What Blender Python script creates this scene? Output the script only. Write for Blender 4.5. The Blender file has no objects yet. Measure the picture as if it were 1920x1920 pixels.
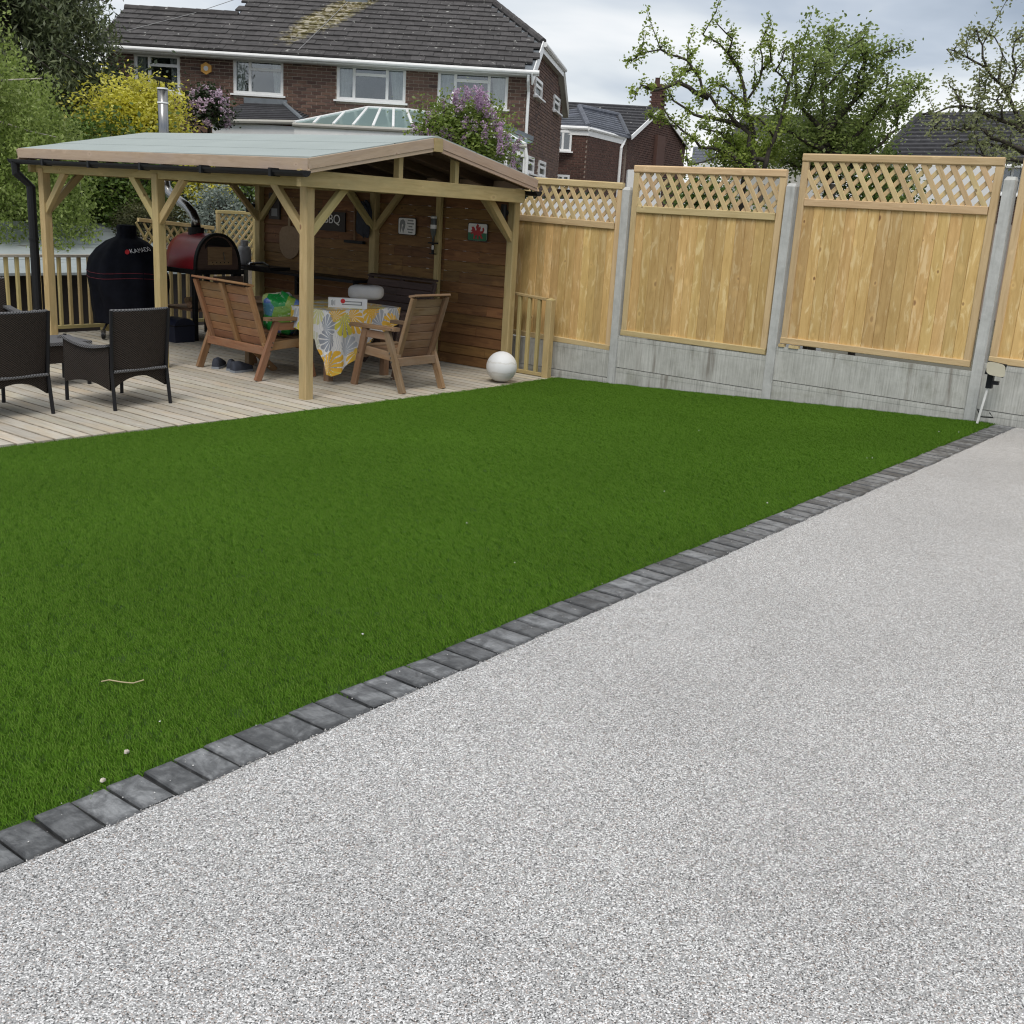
import bpy, math, random
import numpy as np
from mathutils import Vector, Matrix, Euler

random.seed(7); RNG = np.random.default_rng(11)
S = bpy.context.scene
COL = S.collection
V = Vector
# ------------------------------------------------------------------ camera
CAM = V((0, 0, 1.6))
RT = V((0.61862202, -0.78356139, 0.05777837)); UP = V((0.17572116, 0.20965737, 0.96185543)); FW = V((0.76578644, 0.58487207, -0.26738698))
cd = bpy.data.cameras.new('camera'); cam = bpy.data.objects.new('camera', cd); COL.objects.link(cam)
cam.matrix_world = Matrix(((RT.x, UP.x, -FW.x, CAM.x), (RT.y, UP.y, -FW.y, CAM.y), (RT.z, UP.z, -FW.z, CAM.z), (0, 0, 0, 1)))
cd.sensor_fit = 'HORIZONTAL'; cd.sensor_width = 36; cd.lens = 36 * 2050.77 / 1920; cd.clip_start = .05; cd.clip_end = 1500
S.camera = cam
# ------------------------------------------------------------------ sky, sun, exposure
SUN_EL, SUN_AZ = math.radians(56), math.radians(207)     # azimuth: direction the light comes from, ccw from +X
W = bpy.data.worlds.new('World'); S.world = W; W.use_nodes = True
nt = W.node_tree; nt.nodes.clear()
def wn(t, **k):
    n = nt.nodes.new(t)
    for a, b in k.items(): setattr(n, a, b)
    return n
def wl(a, b): nt.links.new(a, b)
sky = wn('ShaderNodeTexSky', sky_type='NISHITA', sun_disc=False, sun_elevation=SUN_EL, sun_rotation=math.radians(90) - SUN_AZ)
bgs = wn('ShaderNodeBackground'); bgs.inputs['Strength'].default_value = .10; wl(sky.outputs[0], bgs.inputs[0])
tc = wn('ShaderNodeTexCoord'); sep = wn('ShaderNodeSeparateXYZ'); wl(tc.outputs['Generated'], sep.inputs[0])
mx = wn('ShaderNodeMath', operation='MAXIMUM'); wl(sep.outputs[2], mx.inputs[0]); mx.inputs[1].default_value = 0.0
ad = wn('ShaderNodeMath', operation='ADD'); wl(mx.outputs[0], ad.inputs[0]); ad.inputs[1].default_value = .16
dx = wn('ShaderNodeMath', operation='DIVIDE'); wl(sep.outputs[0], dx.inputs[0]); wl(ad.outputs[0], dx.inputs[1])
dy = wn('ShaderNodeMath', operation='DIVIDE'); wl(sep.outputs[1], dy.inputs[0]); wl(ad.outputs[0], dy.inputs[1])
cx = wn('ShaderNodeCombineXYZ'); wl(dx.outputs[0], cx.inputs[0]); wl(dy.outputs[0], cx.inputs[1])
nz = wn('ShaderNodeTexNoise'); nz.inputs['Scale'].default_value = .85; nz.inputs['Detail'].default_value = 5; nz.inputs['Roughness'].default_value = .5; nz.inputs['Distortion'].default_value = .25
wl(cx.outputs[0], nz.inputs['Vector'])
# cloud base is grey overhead, brighter toward the horizon all round
gr = wn('ShaderNodeValToRGB'); wl(mx.outputs[0], gr.inputs[0]); ge_ = gr.color_ramp.elements; gr.color_ramp.interpolation = 'B_SPLINE'
ge_[0].position = .0; ge_[0].color = (.78, .78, .78, 1); ge_[1].position = 1.0; ge_[1].color = (.86, .86, .86, 1)
for pos, v_ in ((.085, .78), (.125, .58), (.20, .34), (.34, .44), (.62, .74)):
    q = ge_.new(pos); q.color = (v_, v_, v_, 1)
nm_ = wn('ShaderNodeMath', operation='SUBTRACT'); wl(nz.outputs[0], nm_.inputs[0]); nm_.inputs[1].default_value = .5
nm2 = wn('ShaderNodeMath', operation='MULTIPLY'); wl(nm_.outputs[0], nm2.inputs[0]); nm2.inputs[1].default_value = 1.35
sm = wn('ShaderNodeMath', operation='ADD'); wl(nm2.outputs[0], sm.inputs[0]); wl(gr.outputs[0], sm.inputs[1])
cr = wn('ShaderNodeValToRGB'); wl(sm.outputs[0], cr.inputs[0])
e = cr.color_ramp.elements; e[0].position = .30; e[0].color = (.36, .42, .51, 1); e[1].position = .78; e[1].color = (1.0, 1.0, 1.0, 1)
for pos, c in ((.46, (.52, .58, .67, 1)), (.60, (.76, .80, .84, 1))):
    q = cr.color_ramp.elements.new(pos); q.color = c
bgc = wn('ShaderNodeBackground'); bgc.inputs['Strength'].default_value = .92; wl(cr.outputs[0], bgc.inputs[0])
mixw = wn('ShaderNodeMixShader'); mixw.inputs[0].default_value = .88; wl(bgs.outputs[0], mixw.inputs[1]); wl(bgc.outputs[0], mixw.inputs[2])
wo = wn('ShaderNodeOutputWorld'); wl(mixw.outputs[0], wo.inputs[0])
sd = bpy.data.lights.new('sun', 'SUN'); sun = bpy.data.objects.new('sun', sd); COL.objects.link(sun)
sd.energy = 1.5; sd.angle = math.radians(24); sd.color = (1, .96, .9)
L = V((math.cos(SUN_AZ) * math.cos(SUN_EL), math.sin(SUN_AZ) * math.cos(SUN_EL), math.sin(SUN_EL)))
sun.rotation_euler = L.to_track_quat('Z', 'Y').to_euler(); sun.location = (0, 0, 30)
vs = S.view_settings; vs.view_transform = 'Standard'; vs.look = 'None'; vs.exposure = 0.2; vs.gamma = 1; vs.use_curve_mapping = False
try: S.cycles.use_denoising = True
except Exception: pass
S.cycles.max_bounces = 6; S.cycles.transparent_max_bounces = 12; S.cycles.diffuse_bounces = 2; S.cycles.filter_width = 1.15
S.cycles.sample_clamp_indirect = 4
# ------------------------------------------------------------------ materials
MATS = {}
class NT:
    def __init__(s, name):
        s.m = bpy.data.materials.new(name); s.m.use_nodes = True; s.t = s.m.node_tree; s.b = s.t.nodes['Principled BSDF']; MATS[name] = s.m
    def n(s, t, ins=None, **k):
        q = s.t.nodes.new(t)
        for a, b in k.items(): setattr(q, a, b)
        for a, b in (ins or {}).items():
            if isinstance(b, bpy.types.NodeSocket): s.t.links.new(b, q.inputs[a])
            else: q.inputs[a].default_value = b
        return q
    def l(s, a, b): s.t.links.new(a, b)
    def ramp(s, fac, *st):
        r = s.n('ShaderNodeValToRGB', {0: fac}); el = r.color_ramp.elements
        while len(el) < len(st): el.new(.5)
        for q, (p, c) in zip(el, st): q.position = p; q.color = (*c, 1) if len(c) == 3 else c
        return r.outputs[0]
    def mix(s, fac, a, b, mode='MIX'):
        q = s.n('ShaderNodeMix', data_type='RGBA', blend_type=mode)
        for i, v in ((0, fac), (6, a), (7, b)):
            if isinstance(v, bpy.types.NodeSocket): s.l(v, q.inputs[i])
            elif i == 0: q.inputs[0].default_value = v
            else: q.inputs[i].default_value = (*v, 1)
        return q.outputs[2]
    def math(s, op, a, b=0.0):
        return s.n('ShaderNodeMath', {0: a, 1: b}, operation=op).outputs[0]
    def coord(s, scale=(1, 1, 1), rnd=True, which='Object'):
        o = s.n('ShaderNodeTexCoord').outputs[which]
        if rnd:
            r = s.n('ShaderNodeObjectInfo').outputs['Random']
            k = s.math('MULTIPLY', r, 91.7)
            o = s.n('ShaderNodeVectorMath', {0: o, 1: k}, operation='ADD').outputs[0]
        return s.n('ShaderNodeMapping', {0: o, 'Scale': scale}).outputs[0]
    def noise(s, v, scale, detail=3, rough=.5, dist=0, out=0):
        return s.n('ShaderNodeTexNoise', {'Vector': v, 'Scale': scale, 'Detail': detail, 'Roughness': rough, 'Distortion': dist}).outputs[out]
    def vary(s, col, lo, hi, hue=.012):
        r = s.n('ShaderNodeObjectInfo').outputs['Random']
        v = s.n('ShaderNodeMapRange', {0: r, 3: lo, 4: hi}).outputs[0]
        r2 = s.math('FRACT', s.math('MULTIPLY', r, 7.31))
        h = s.n('ShaderNodeMapRange', {0: r2, 3: .5 - hue, 4: .5 + hue}).outputs[0]
        return s.n('ShaderNodeHueSaturation', {'Hue': h, 'Value': v, 'Color': col}).outputs[0]
    def bump(s, h, dist=.003, strength=.6):
        b = s.n('ShaderNodeBump', {'Height': h, 'Distance': dist, 'Strength': strength}); s.l(b.outputs[0], s.b.inputs['Normal'])
    def set(s, col=None, rough=None, **k):
        for key, v in (('Base Color', col), ('Roughness', rough), *k.items()):
            if v is None: continue
            key = key.replace('_', ' ')
            if isinstance(v, bpy.types.NodeSocket): s.l(v, s.b.inputs[key])
            else: s.b.inputs[key].default_value = (*v, 1) if isinstance(v, tuple) and len(v) == 3 else v
        return s.m

def wood(name, light, dark, rough=.7, knot=(.12, .06, .02), var=(.82, 1.12), stain=None, kn=.11, hue=.012):
    t = NT(name)
    v = t.coord((1, 9, 9)); g = t.noise(v, 3.2, 5, .6, .7)
    c = t.ramp(g, (.3, dark), (.5, tuple((a * 2 + b) / 3 for a, b in zip(light, dark))), (.68, light))
    f = t.noise(t.coord((2.5, 90, 90)), 2.0, 2, .5)
    c = t.mix(t.math('MULTIPLY', f, .45), c, dark)
    w = t.noise(t.coord((2, 3, 3)), 6, 2, .5, 0, 1)
    kv = t.n('ShaderNodeMapping', {0: t.coord((1, 1, 1)), 'Scale': (5.0, 8, 8)}).outputs[0]
    kv2 = t.n('ShaderNodeMix', {0: .12, 4: kv, 5: w}, data_type='VECTOR').outputs[1]
    vt_ = t.n('ShaderNodeTexVoronoi', {'Vector': kv2, 'Scale': 1.0}); vo = t.math('DIVIDE', vt_.outputs['Distance'], t.math('ADD', .35, t.n('ShaderNodeSeparateColor', {0: vt_.outputs['Color']}).outputs[0]))
    k = t.ramp(vo, (kn * .6, (1, 1, 1)), (kn * 1.15, (0, 0, 0)))
    halo = t.ramp(vo, (kn * 1.2, (.5, .5, .5)), (kn * 2.6, (0, 0, 0)))
    if name == 'fence_wood':
        pt = t.noise(t.coord((1.6, 7, 7)), 2.4, 4, .62, .8); c = t.mix(t.math('MULTIPLY', t.ramp(pt, (.54, (0, 0, 0)), (.64, (1, 1, 1))), .55), c, (.86, .68, .37)); c = t.mix(t.math('MULTIPLY', t.ramp(pt, (.30, (1, 1, 1)), (.42, (0, 0, 0))), .45), c, (.44, .27, .09))
    c = t.mix(halo, c, tuple(min(1, x * 1.18) for x in light))
    c = t.mix(t.math('MULTIPLY', k, t.n('ShaderNodeSeparateColor', {0: vt_.outputs['Color']}).outputs[1]), c, knot)
    if stain:
        sn = t.ramp(t.noise(t.coord((1, 2.5, 2.5)), 2.2, 4, .6), (.45, (0, 0, 0)), (.75, (1, 1, 1)))
        c = t.mix(t.math('MULTIPLY', sn, .7), c, stain)
    t.bump(t.math('ADD', g, t.math('MULTIPLY', f, .5)), .002, .5)
    return t.set(t.vary(c, *var, hue), rough)

wood('fence_wood', (.72, .495, .205), (.52, .325, .112), knot=(.24, .12, .045), var=(.82, 1.13), kn=.105, hue=.006)
wood('fence_trim', (.68, .52, .29), (.52, .37, .185), knot=(.16, .09, .04), var=(.88, 1.1), kn=.07)
wood('gazebo_wood', (.55, .435, .21), (.39, .295, .12), knot=(.2, .1, .04), var=(.9, 1.08), stain=(.36, .31, .15), kn=.09)
wood('fascia_wood', (.52, .40, .295), (.40, .29, .20), knot=(.16, .08, .045), var=(.92, 1.06), stain=(.42, .33, .28), kn=.08)
wood('cladding_wood', (.26, .135, .045), (.125, .056, .018), knot=(.07, .025, .01), var=(.75, 1.2), kn=.11)
wood('bench_wood', (.33, .17, .075), (.20, .095, .04), knot=(.09, .04, .02), var=(.82, 1.1), stain=(.27, .19, .12), kn=.06)
wood('chair_wood', (.29, .175, .095), (.18, .10, .05), knot=(.08, .04, .02), var=(.8, 1.15), stain=(.30, .23, .17), kn=.06)
wood('dark_bench_wood', (.10, .065, .055), (.055, .035, .03), knot=(.03, .02, .015), var=(.85, 1.15), kn=.05)
wood('deck_wood', (.57, .535, .46), (.39, .36, .30), rough=.8, knot=(.25, .17, .10), var=(.84, 1.12), stain=(.50, .40, .25), kn=.07, hue=.01)
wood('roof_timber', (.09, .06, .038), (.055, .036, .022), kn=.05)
wood('oven_wood', (.17, .11, .08), (.09, .055, .04), knot=(.04, .02, .01), kn=.05)
wood('peel_wood', (.33, .23, .14), (.22, .15, .085), kn=.03)
wood('log_wood', (.40, .26, .14), (.2, .11, .06), kn=.05)

def plain(name, col, rough=.6, noise=None, bump=0, **k):
    t = NT(name); c = col
    if noise:
        n = t.noise(t.coord(), noise[0], 4, .6)
        lo = tuple(x * (1 - noise[1]) for x in col); hi = tuple(min(1, x * (1 + noise[1])) for x in col)
        c = t.ramp(n, (.3, lo), (.7, hi))
        if bump: t.bump(n, bump, .6)
    return t.set(c, rough, **k)
plain('black_plastic', (.012, .013, .015), .5, Specular_IOR_Level=.25)
plain('black_metal', (.012, .012, .014), .45, Specular_IOR_Level=.3)
plain('upvc_white', (.86, .865, .86), .35, (5, .05))
plain('white_render', (.74, .74, .73), .8, (3, .06))
plain('soffit_grey', (.42, .41, .37), .6, (3, .1))
plain('lead_grey', (.16, .18, .20), .6, (6, .15))
plain('steel', (.28, .28, .28), .26, Metallic=1.0)
plain('curtain_cloth', (.82, .81, .78), .9, (20, .1))
plain('deck_groove', (.25, .215, .165), .9, (14, .4))  # shade of the board gaps painted into the side colour, with groove dirt
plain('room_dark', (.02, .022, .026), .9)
plain('oven_red', (.26, .012, .02), .33, (4, .12))
plain('oven_black', (.012, .012, .012), .6, Specular_IOR_Level=.25)
plain('cover_fabric', (.007, .008, .013), .85, (9, .3), .006, Specular_IOR_Level=.12)
plain('piping_red', (.16, .01, .02), .7)
plain('logo_red', (.6, .03, .035), .6)
plain('print_white', (.78, .78, .78), .6)
plain('print_grey', (.22, .23, .24), .6)
plain('gas_grey', (.34, .36, .37), .45, (8, .1))
plain('cushion_cloth', (.62, .61, .60), .9, (6, .08))
plain('navy_plastic', (.012, .016, .035), .5)
plain('slate_blue_cloth', (.03, .035, .05), .85, (12, .3))
plain('shoe_sole', (.22, .24, .27), .7)
plain('board_dark', (.03, .022, .02), .6)
plain('sign_green', (.02, .16, .075), .5)
plain('sign_red', (.42, .02, .03), .5)
plain('glass_bottle', (.10, .11, .11), .1)
plain('flood_beige', (.50, .47, .36), .5, (8, .06))
plain('pipe_white', (.74, .74, .72), .4, (8, .08))
plain('ground_soil', (.09, .085, .06), .95, (1.2, .3))
plain('joint_dark', (.03, .03, .031), .9)
plain('far_mortar', (.30, .24, .20), .95)
plain('mortar', (.46, .39, .32), .95, (40, .2))
plain('alarm_orange', (.80, .42, .10), .4)
plain('pebble_stone', (.55, .50, .42), .8, (60, .3))
plain('twig_bark', (.45, .38, .22), .8)
plain('wire_grey', (.28, .28, .28), .6)
plain('chip_white', (.75, .74, .70), .7)

t = NT('globe_white'); c = t.coord(rnd=False)
z = t.n('ShaderNodeSeparateXYZ', {0: c}).outputs[2]
n1 = t.noise(c, 9, 5, .7)
band = t.math('ABSOLUTE', t.math('ADD', z, t.math('MULTIPLY', t.math('SUBTRACT', n1, .5), .09)))
d1 = t.ramp(t.math('ABSOLUTE', t.math('SUBTRACT', band, .085 - 0.03)), (.0, (1, 1, 1)), (.014, (0, 0, 0)))
low = t.n('ShaderNodeMapRange', {0: z, 1: -.02, 2: -.09, 3: 0, 4: .35}).outputs[0]
cc = t.mix(low, (.78, .79, .79), (.55, .50, .38)); cc = t.mix(t.math('MULTIPLY', d1, .35), cc, (.4, .36, .26))
t.set(cc, .55)

# concrete: vertical streaks, green at the top edges
t = NT('concrete'); v = t.coord(which='Object')
st = t.noise(t.n('ShaderNodeMapping', {0: v, 'Scale': (34, 34, 1.3)}).outputs[0], 2.0, 5, .68)
bl = t.noise(v, 5, 5, .65)
c = t.ramp(t.math('ADD', t.math('MULTIPLY', st, .6), t.math('MULTIPLY', bl, .4)), (.3, (.28, .28, .25)), (.5, (.47, .47, .435)), (.7, (.63, .63, .59)))
gm = t.ramp(t.noise(v, 2.1, 5, .7), (.56, (0, 0, 0)), (.75, (1, 1, 1)))
c = t.mix(t.math('MULTIPLY', gm, .5), c, (.17, .17, .10))
brn = t.ramp(t.noise(t.n('ShaderNodeMapping', {0: v, 'Scale': (5, 5, .5)}).outputs[0], 1.7, 3, .6), (.60, (0, 0, 0)), (.72, (1, 1, 1)))
c = t.mix(t.math('MULTIPLY', brn, .55), c, (.13, .10, .075))
t.bump(t.noise(v, 60, 3), .002, .5); t.set(c, .9)
t = NT('post_concrete'); v = t.coord()
c = t.ramp(t.noise(v, 7, 6, .7), (.3, (.42, .425, .405)), (.7, (.58, .585, .565)))
stn = t.ramp(t.noise(t.n('ShaderNodeMapping', {0: v, 'Scale': (20, 20, 2)}).outputs[0], 1.5, 4), (.5, (0, 0, 0)), (.8, (1, 1, 1)))
c = t.mix(t.math('MULTIPLY', stn, .4), c, (.20, .20, .19)); t.bump(t.noise(v, 80, 3), .002, .4); t.set(c, .9)

# resin-bound stone
t = NT('resin_gravel'); v = t.n('ShaderNodeTexCoord').outputs['Object']
vv = t.n('ShaderNodeTexVoronoi', {'Vector': v, 'Scale': 310.0, 'Randomness': 1.0})
rc = t.n('ShaderNodeSeparateColor', {0: vv.outputs['Color']})
c = t.ramp(rc.outputs[0], (.0, (.055, .055, .055)), (.10, (.11, .11, .109)), (.18, (.280, .279, .278)), (.45, (.378, .376, .374)), (.70, (.50, .497, .493)), (.86, (.84, .838, .836)))
tint = t.ramp(rc.outputs[1], (.90, (0, 0, 0)), (.93, (1, 1, 1)))
c = t.mix(t.math('MULTIPLY', tint, .55), c, (.40, .29, .23))
big = t.ramp(t.noise(v, .9, 4, .6), (.35, (.93, .93, .93)), (.65, (1.06, 1.06, 1.06)))
c = t.mix(1.0, c, big, 'MULTIPLY')
mid = t.ramp(t.noise(v, 55, 3, .6), (.35, (.92, .92, .92)), (.65, (1.07, 1.07, 1.07)))
c = t.mix(1.0, c, mid, 'MULTIPLY')
h = t.math('SUBTRACT', 1.0, vv.outputs['Distance'])
hh = t.math('ADD', h, t.math('MULTIPLY', rc.outputs[2], .7))
t.bump(hh, .0028, .6); t.set(c, .42)

# slate setts
t = NT('slate'); v = t.coord()
pa = t.ramp(t.noise(v, 11, 5, .65, .8), (.40, (0, 0, 0)), (.58, (1, 1, 1)))
n2 = t.noise(t.n('ShaderNodeMapping', {0: v, 'Scale': (30, 9, 20)}).outputs[0], 3, 6, .7)
lightc = t.ramp(n2, (.25, (.13, .136, .142)), (.75, (.30, .308, .316)))
darkc = t.ramp(n2, (.25, (.06, .063, .066)), (.75, (.14, .145, .15)))
c = t.mix(pa, darkc, lightc)
so = t.n('ShaderNodeSeparateXYZ', {0: t.n('ShaderNodeTexCoord').outputs['Object']}); nn_ = t.math('MULTIPLY', t.math('SUBTRACT', t.noise(v, 26, 4, .6), .5), .9)
eg_ = t.math('ADD', t.math('MAXIMUM', t.math('DIVIDE', t.math('ABSOLUTE', so.outputs[0]), .048), t.math('DIVIDE', t.math('ABSOLUTE', so.outputs[1]), .085)), nn_)
c = t.mix(t.math('MULTIPLY', t.ramp(eg_, (.72, (0, 0, 0)), (1.0, (1, 1, 1))), .8), c, (.05, .052, .055))
t.bump(t.math('ADD', n2, t.math('MULTIPLY', pa, .6)), .004, .7); t.set(t.vary(c, .5, 1.12, .0), .46)

# turf
t = NT('turf_blade'); g = t.n('ShaderNodeNewGeometry').outputs['Random Per Island']
r2 = t.n('ShaderNodeObjectInfo').outputs['Random']
c = t.ramp(g, (0, (.036, .094, .006)), (.5, (.070, .165, .011)), (.85, (.108, .228, .020)), (1, (.17, .265, .05)))
pos = t.n('ShaderNodeNewGeometry').outputs['Position']
pat = t.n('ShaderNodeMapRange', {0: t.noise(pos, .9, 3, .5), 1: .3, 2: .7, 3: .93, 4: 1.07}).outputs[0]
c = t.n('ShaderNodeHueSaturation', {'Color': c, 'Value': pat}).outputs[0]
t.set(c, .6, Specular_IOR_Level=.08)
tr = t.n('ShaderNodeBsdfTranslucent', {0: c}); ms = t.n('ShaderNodeMixShader', {0: .25, 1: t.b.outputs[0], 2: tr.outputs[0]})
t.l(ms.outputs[0], t.t.nodes['Material Output'].inputs[0])
plain('turf_base', (.03, .07, .005), .95, (60, .3))

t = NT('crumb_stone'); t.set(t.ramp(t.n('ShaderNodeNewGeometry').outputs['Random Per Island'], (0, (.16, .155, .15)), (.35, (.36, .35, .34)), (.75, (.52, .51, .5)), (1, (.78, .77, .75))), .6)
# felt roofs
t = NT('roof_felt'); v = t.coord(rnd=False)
c = t.ramp(t.noise(v, 1.4, 5, .6), (.3, (.295, .335, .325)), (.7, (.345, .39, .38)))
c = t.mix(.25, c, t.ramp(t.noise(v, 300, 2), (.3, (.24, .28, .27)), (.7, (.50, .56, .54)))); t.set(c, .85)
t = NT('shed_felt'); v = t.coord(rnd=False)
c = t.ramp(t.noise(v, 1.1, 5, .6), (.3, (.27, .31, .32)), (.7, (.38, .42, .43)))
mo = t.ramp(t.noise(t.n('ShaderNodeMapping', {0: v, 'Scale': (1, 3, 3)}).outputs[0], 1.3, 4, .6), (.64, (0, 0, 0)), (.70, (1, 1, 1)))
c = t.mix(t.math('MULTIPLY', mo, .7), c, (.10, .07, .06)); t.set(c, .8)

# brick (each brick varies per island / per object)
def brickmat(name, cols, rough=.9):
    t = NT(name); g = t.math('ADD', t.n('ShaderNodeNewGeometry').outputs['Random Per Island'], t.n('ShaderNodeObjectInfo').outputs['Random'])
    c = t.ramp(t.math('FRACT', g), *[(i / (len(cols) - 1), q) for i, q in enumerate(cols)])
    n = t.noise(t.coord(rnd=False), 30, 4, .7); c = t.mix(t.math('MULTIPLY', n, .45), c, (.055, .04, .035))
    t.bump(n, .004, .5); return t.set(c, rough)
brickmat('house_brick', [(.095, .05, .04), (.16, .09, .068), (.23, .135, .10), (.14, .08, .066), (.20, .115, .08), (.075, .046, .042)])
brickmat('far_brick', [(.10, .048, .036), (.13, .062, .046), (.08, .038, .03), (.115, .055, .04)])
# roof tiles
def tilemat(name, base, lich=.9, moss=True):
    t = NT(name); pos = t.n('ShaderNodeNewGeometry').outputs['Position']
    n = t.noise(pos, 6, 5, .65)
    c = t.ramp(n, (.3, tuple(x * .7 for x in base)), (.7, tuple(x * 1.35 for x in base)))
    sp = t.ramp(t.noise(pos, 7.0, 3, .7), (.66, (0, 0, 0)), (.69, (1, 1, 1)))
    c = t.mix(t.math('MULTIPLY', sp, lich), c, (.45, .45, .42))
    if moss:
        p0 = HW(-5.15, 29.3, 5.9); ax = t.n('ShaderNodeVectorMath', {0: pos, 1: p0}, operation='SUBTRACT').outputs[0]
        lat = t.n('ShaderNodeVectorMath', {0: ax, 1: RH}, operation='DOT_PRODUCT').outputs['Value']
        zz = t.n('ShaderNodeSeparateXYZ', {0: ax}).outputs[2]
        lat2 = t.math('SUBTRACT', lat, t.math('MULTIPLY', zz, .85))
        e2 = t.math('ADD', t.math('POWER', t.math('DIVIDE', lat2, .55), 2.0), t.math('POWER', t.math('DIVIDE', zz, .95), 2.0))
        e3 = t.math('ADD', e2, t.math('MULTIPLY', t.math('SUBTRACT', t.noise(pos, 3.5, 4, .65), .5), 2.6))
        mk = t.ramp(e3, (.55, (1, 1, 1)), (1.0, (0, 0, 0)))
        mc = t.ramp(t.noise(pos, 9, 3, .6), (.42, (.10, .085, .02)), (.5, (.16, .13, .04)), (.56, (.38, .35, .27)))
        c = t.mix(t.math('MULTIPLY', mk, .85), c, mc)
    t.bump(n, .006, .5); return t.set(t.vary(c, .8, 1.2, .005), .9)
YAW = 0.652245396
RH = V((math.sin(YAW), -math.cos(YAW), 0)); FH = V((math.cos(YAW), math.sin(YAW), 0))
def HW(lat, dep, z): return RH * lat + FH * dep + V((0, 0, z))
def PX(x, y, D):
    """point seen at pixel x,y (1920 scale) at depth D"""
    d = FW + RT * ((x - 960) / 2050.77) - UP * ((y - 960) / 2050.77)
    return CAM + d * (D / d.dot(FH))
tilemat('house_tile', (.060, .056, .056)); tilemat('far_tile', (.045, .045, .05), .8, False); tilemat('grey_tile', (.115, .125, .15), .0, False); tilemat('bay_tile', (.045, .045, .05), .15, False)

# window glass: reflective yet see-through
t = NT('window_glass'); gl = t.n('ShaderNodeBsdfGlossy', {0: (.80, .84, .9, 1), 1: .02}); tp = t.n('ShaderNodeBsdfTransparent', {0: (.75, .78, .78, 1)})
ms = t.n('ShaderNodeMixShader', {0: .13, 1: tp.outputs[0], 2: gl.outputs[0]}); t.l(ms.outputs[0], t.t.nodes['Material Output'].inputs[0])
t = NT('roof_glass'); gl = t.n('ShaderNodeBsdfGlossy', {0: (.78, .9, .88, 1), 1: .08}); df = t.n('ShaderNodeBsdfDiffuse', {0: (.20, .27, .26, 1)})
ms = t.n('ShaderNodeMixShader', {0: .35, 1: df.outputs[0], 2: gl.outputs[0]}); t.l(ms.outputs[0], t.t.nodes['Material Output'].inputs[0])

# rattan
def rattan(name, a, b):
    t = NT(name); o = t.n('ShaderNodeTexCoord').outputs['Object']; s = t.n('ShaderNodeSeparateXYZ', {0: o})
    u = t.math('ADD', s.outputs[0], s.outputs[1])
    w1 = t.math('SINE', t.math('MULTIPLY', u, 2 * math.pi / .026)); w2 = t.math('SINE', t.math('MULTIPLY', s.outputs[2], 2 * math.pi / .018))
    h = t.math('MULTIPLY', w1, w2)
    c = t.ramp(t.math('ADD', t.math('MULTIPLY', h, .5), .5), (.2, a), (.8, b))
    t.bump(h, .004, .8); t.set(c, .6, Specular_IOR_Level=.25)
rattan('rattan', (.007, .005, .004), (.045, .033, .026)); rattan('rattan_light', (.05, .05, .052), (.20, .20, .21))

# tablecloth
t = NT('tablecloth_print'); uv = t.n('ShaderNodeTexCoord').outputs['UV']
def leafset(scale, off, thr):
    m = t.n('ShaderNodeMapping', {0: uv, 'Location': off, 'Scale': (scale, scale, 1)}).outputs[0]
    vo = t.n('ShaderNodeTexVoronoi', {'Vector': m, 'Scale': 1.0, 'Randomness': .75}, voronoi_dimensions='2D')
    d = t.n('ShaderNodeVectorMath', {0: m, 1: vo.outputs['Position']}, operation='SUBTRACT').outputs[0]
    s = t.n('ShaderNodeSeparateXYZ', {0: d}); rc = t.n('ShaderNodeSeparateColor', {0: vo.outputs['Color']})
    ph_ = t.math('MULTIPLY', rc.outputs[1], 6.28); oy_ = t.math('ADD', s.outputs[1], t.math('MULTIPLY', t.math('SINE', ph_), .30)); ox_ = t.math('ADD', s.outputs[0], t.math('MULTIPLY', t.math('COSINE', ph_), .30))
    ang = t.math('ARCTAN2', oy_, ox_)
    fing = t.math('SINE', t.math('MULTIPLY', ang, 15.0))
    r = t.math('ADD', vo.outputs['Distance'], t.math('MULTIPLY', fing, -.03))
    r = t.math('ADD', r, t.math('MULTIPLY', t.math('COSINE', t.math('MULTIPLY', ang, 2.0)), .05))
    inside = t.math('LESS_THAN', r, thr)
    rib = t.math('GREATER_THAN', fing, -.72)
    far = 0.0
    return t.math('MULTIPLY', inside, t.math('MAXIMUM', rib, far)), rc.outputs[0]
wave = t.n('ShaderNodeTexWave', {'Vector': uv, 'Scale': 24.0, 'Distortion': 9.0, 'Detail': 2.0, 'Detail Scale': .6}).outputs[1]
base = t.mix(t.ramp(wave, (.62, (0, 0, 0)), (.8, (.55, .55, .55))), (.74, .73, .71), (.42, .45, .50))
m1, r1 = leafset(4.4, (3.1, 1.7, 0), .44); m2, r2 = leafset(3.9, (.35, .1, 0), .47)
c = t.mix(m1, base, t.ramp(r1, (.25, (.26, .28, .32)), (.34, (.48, .51, .55)), (.6, (.66, .62, .14)), (.8, (.75, .47, .06))))
yk = t.math('MULTIPLY', m2, t.math('GREATER_THAN', r2, .25))
c = t.mix(yk, c, t.ramp(r2, (.5, (.75, .44, .05)), (.75, (.72, .50, .09)), (.9, (.62, .55, .07))))
t.set(c, .45)

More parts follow.
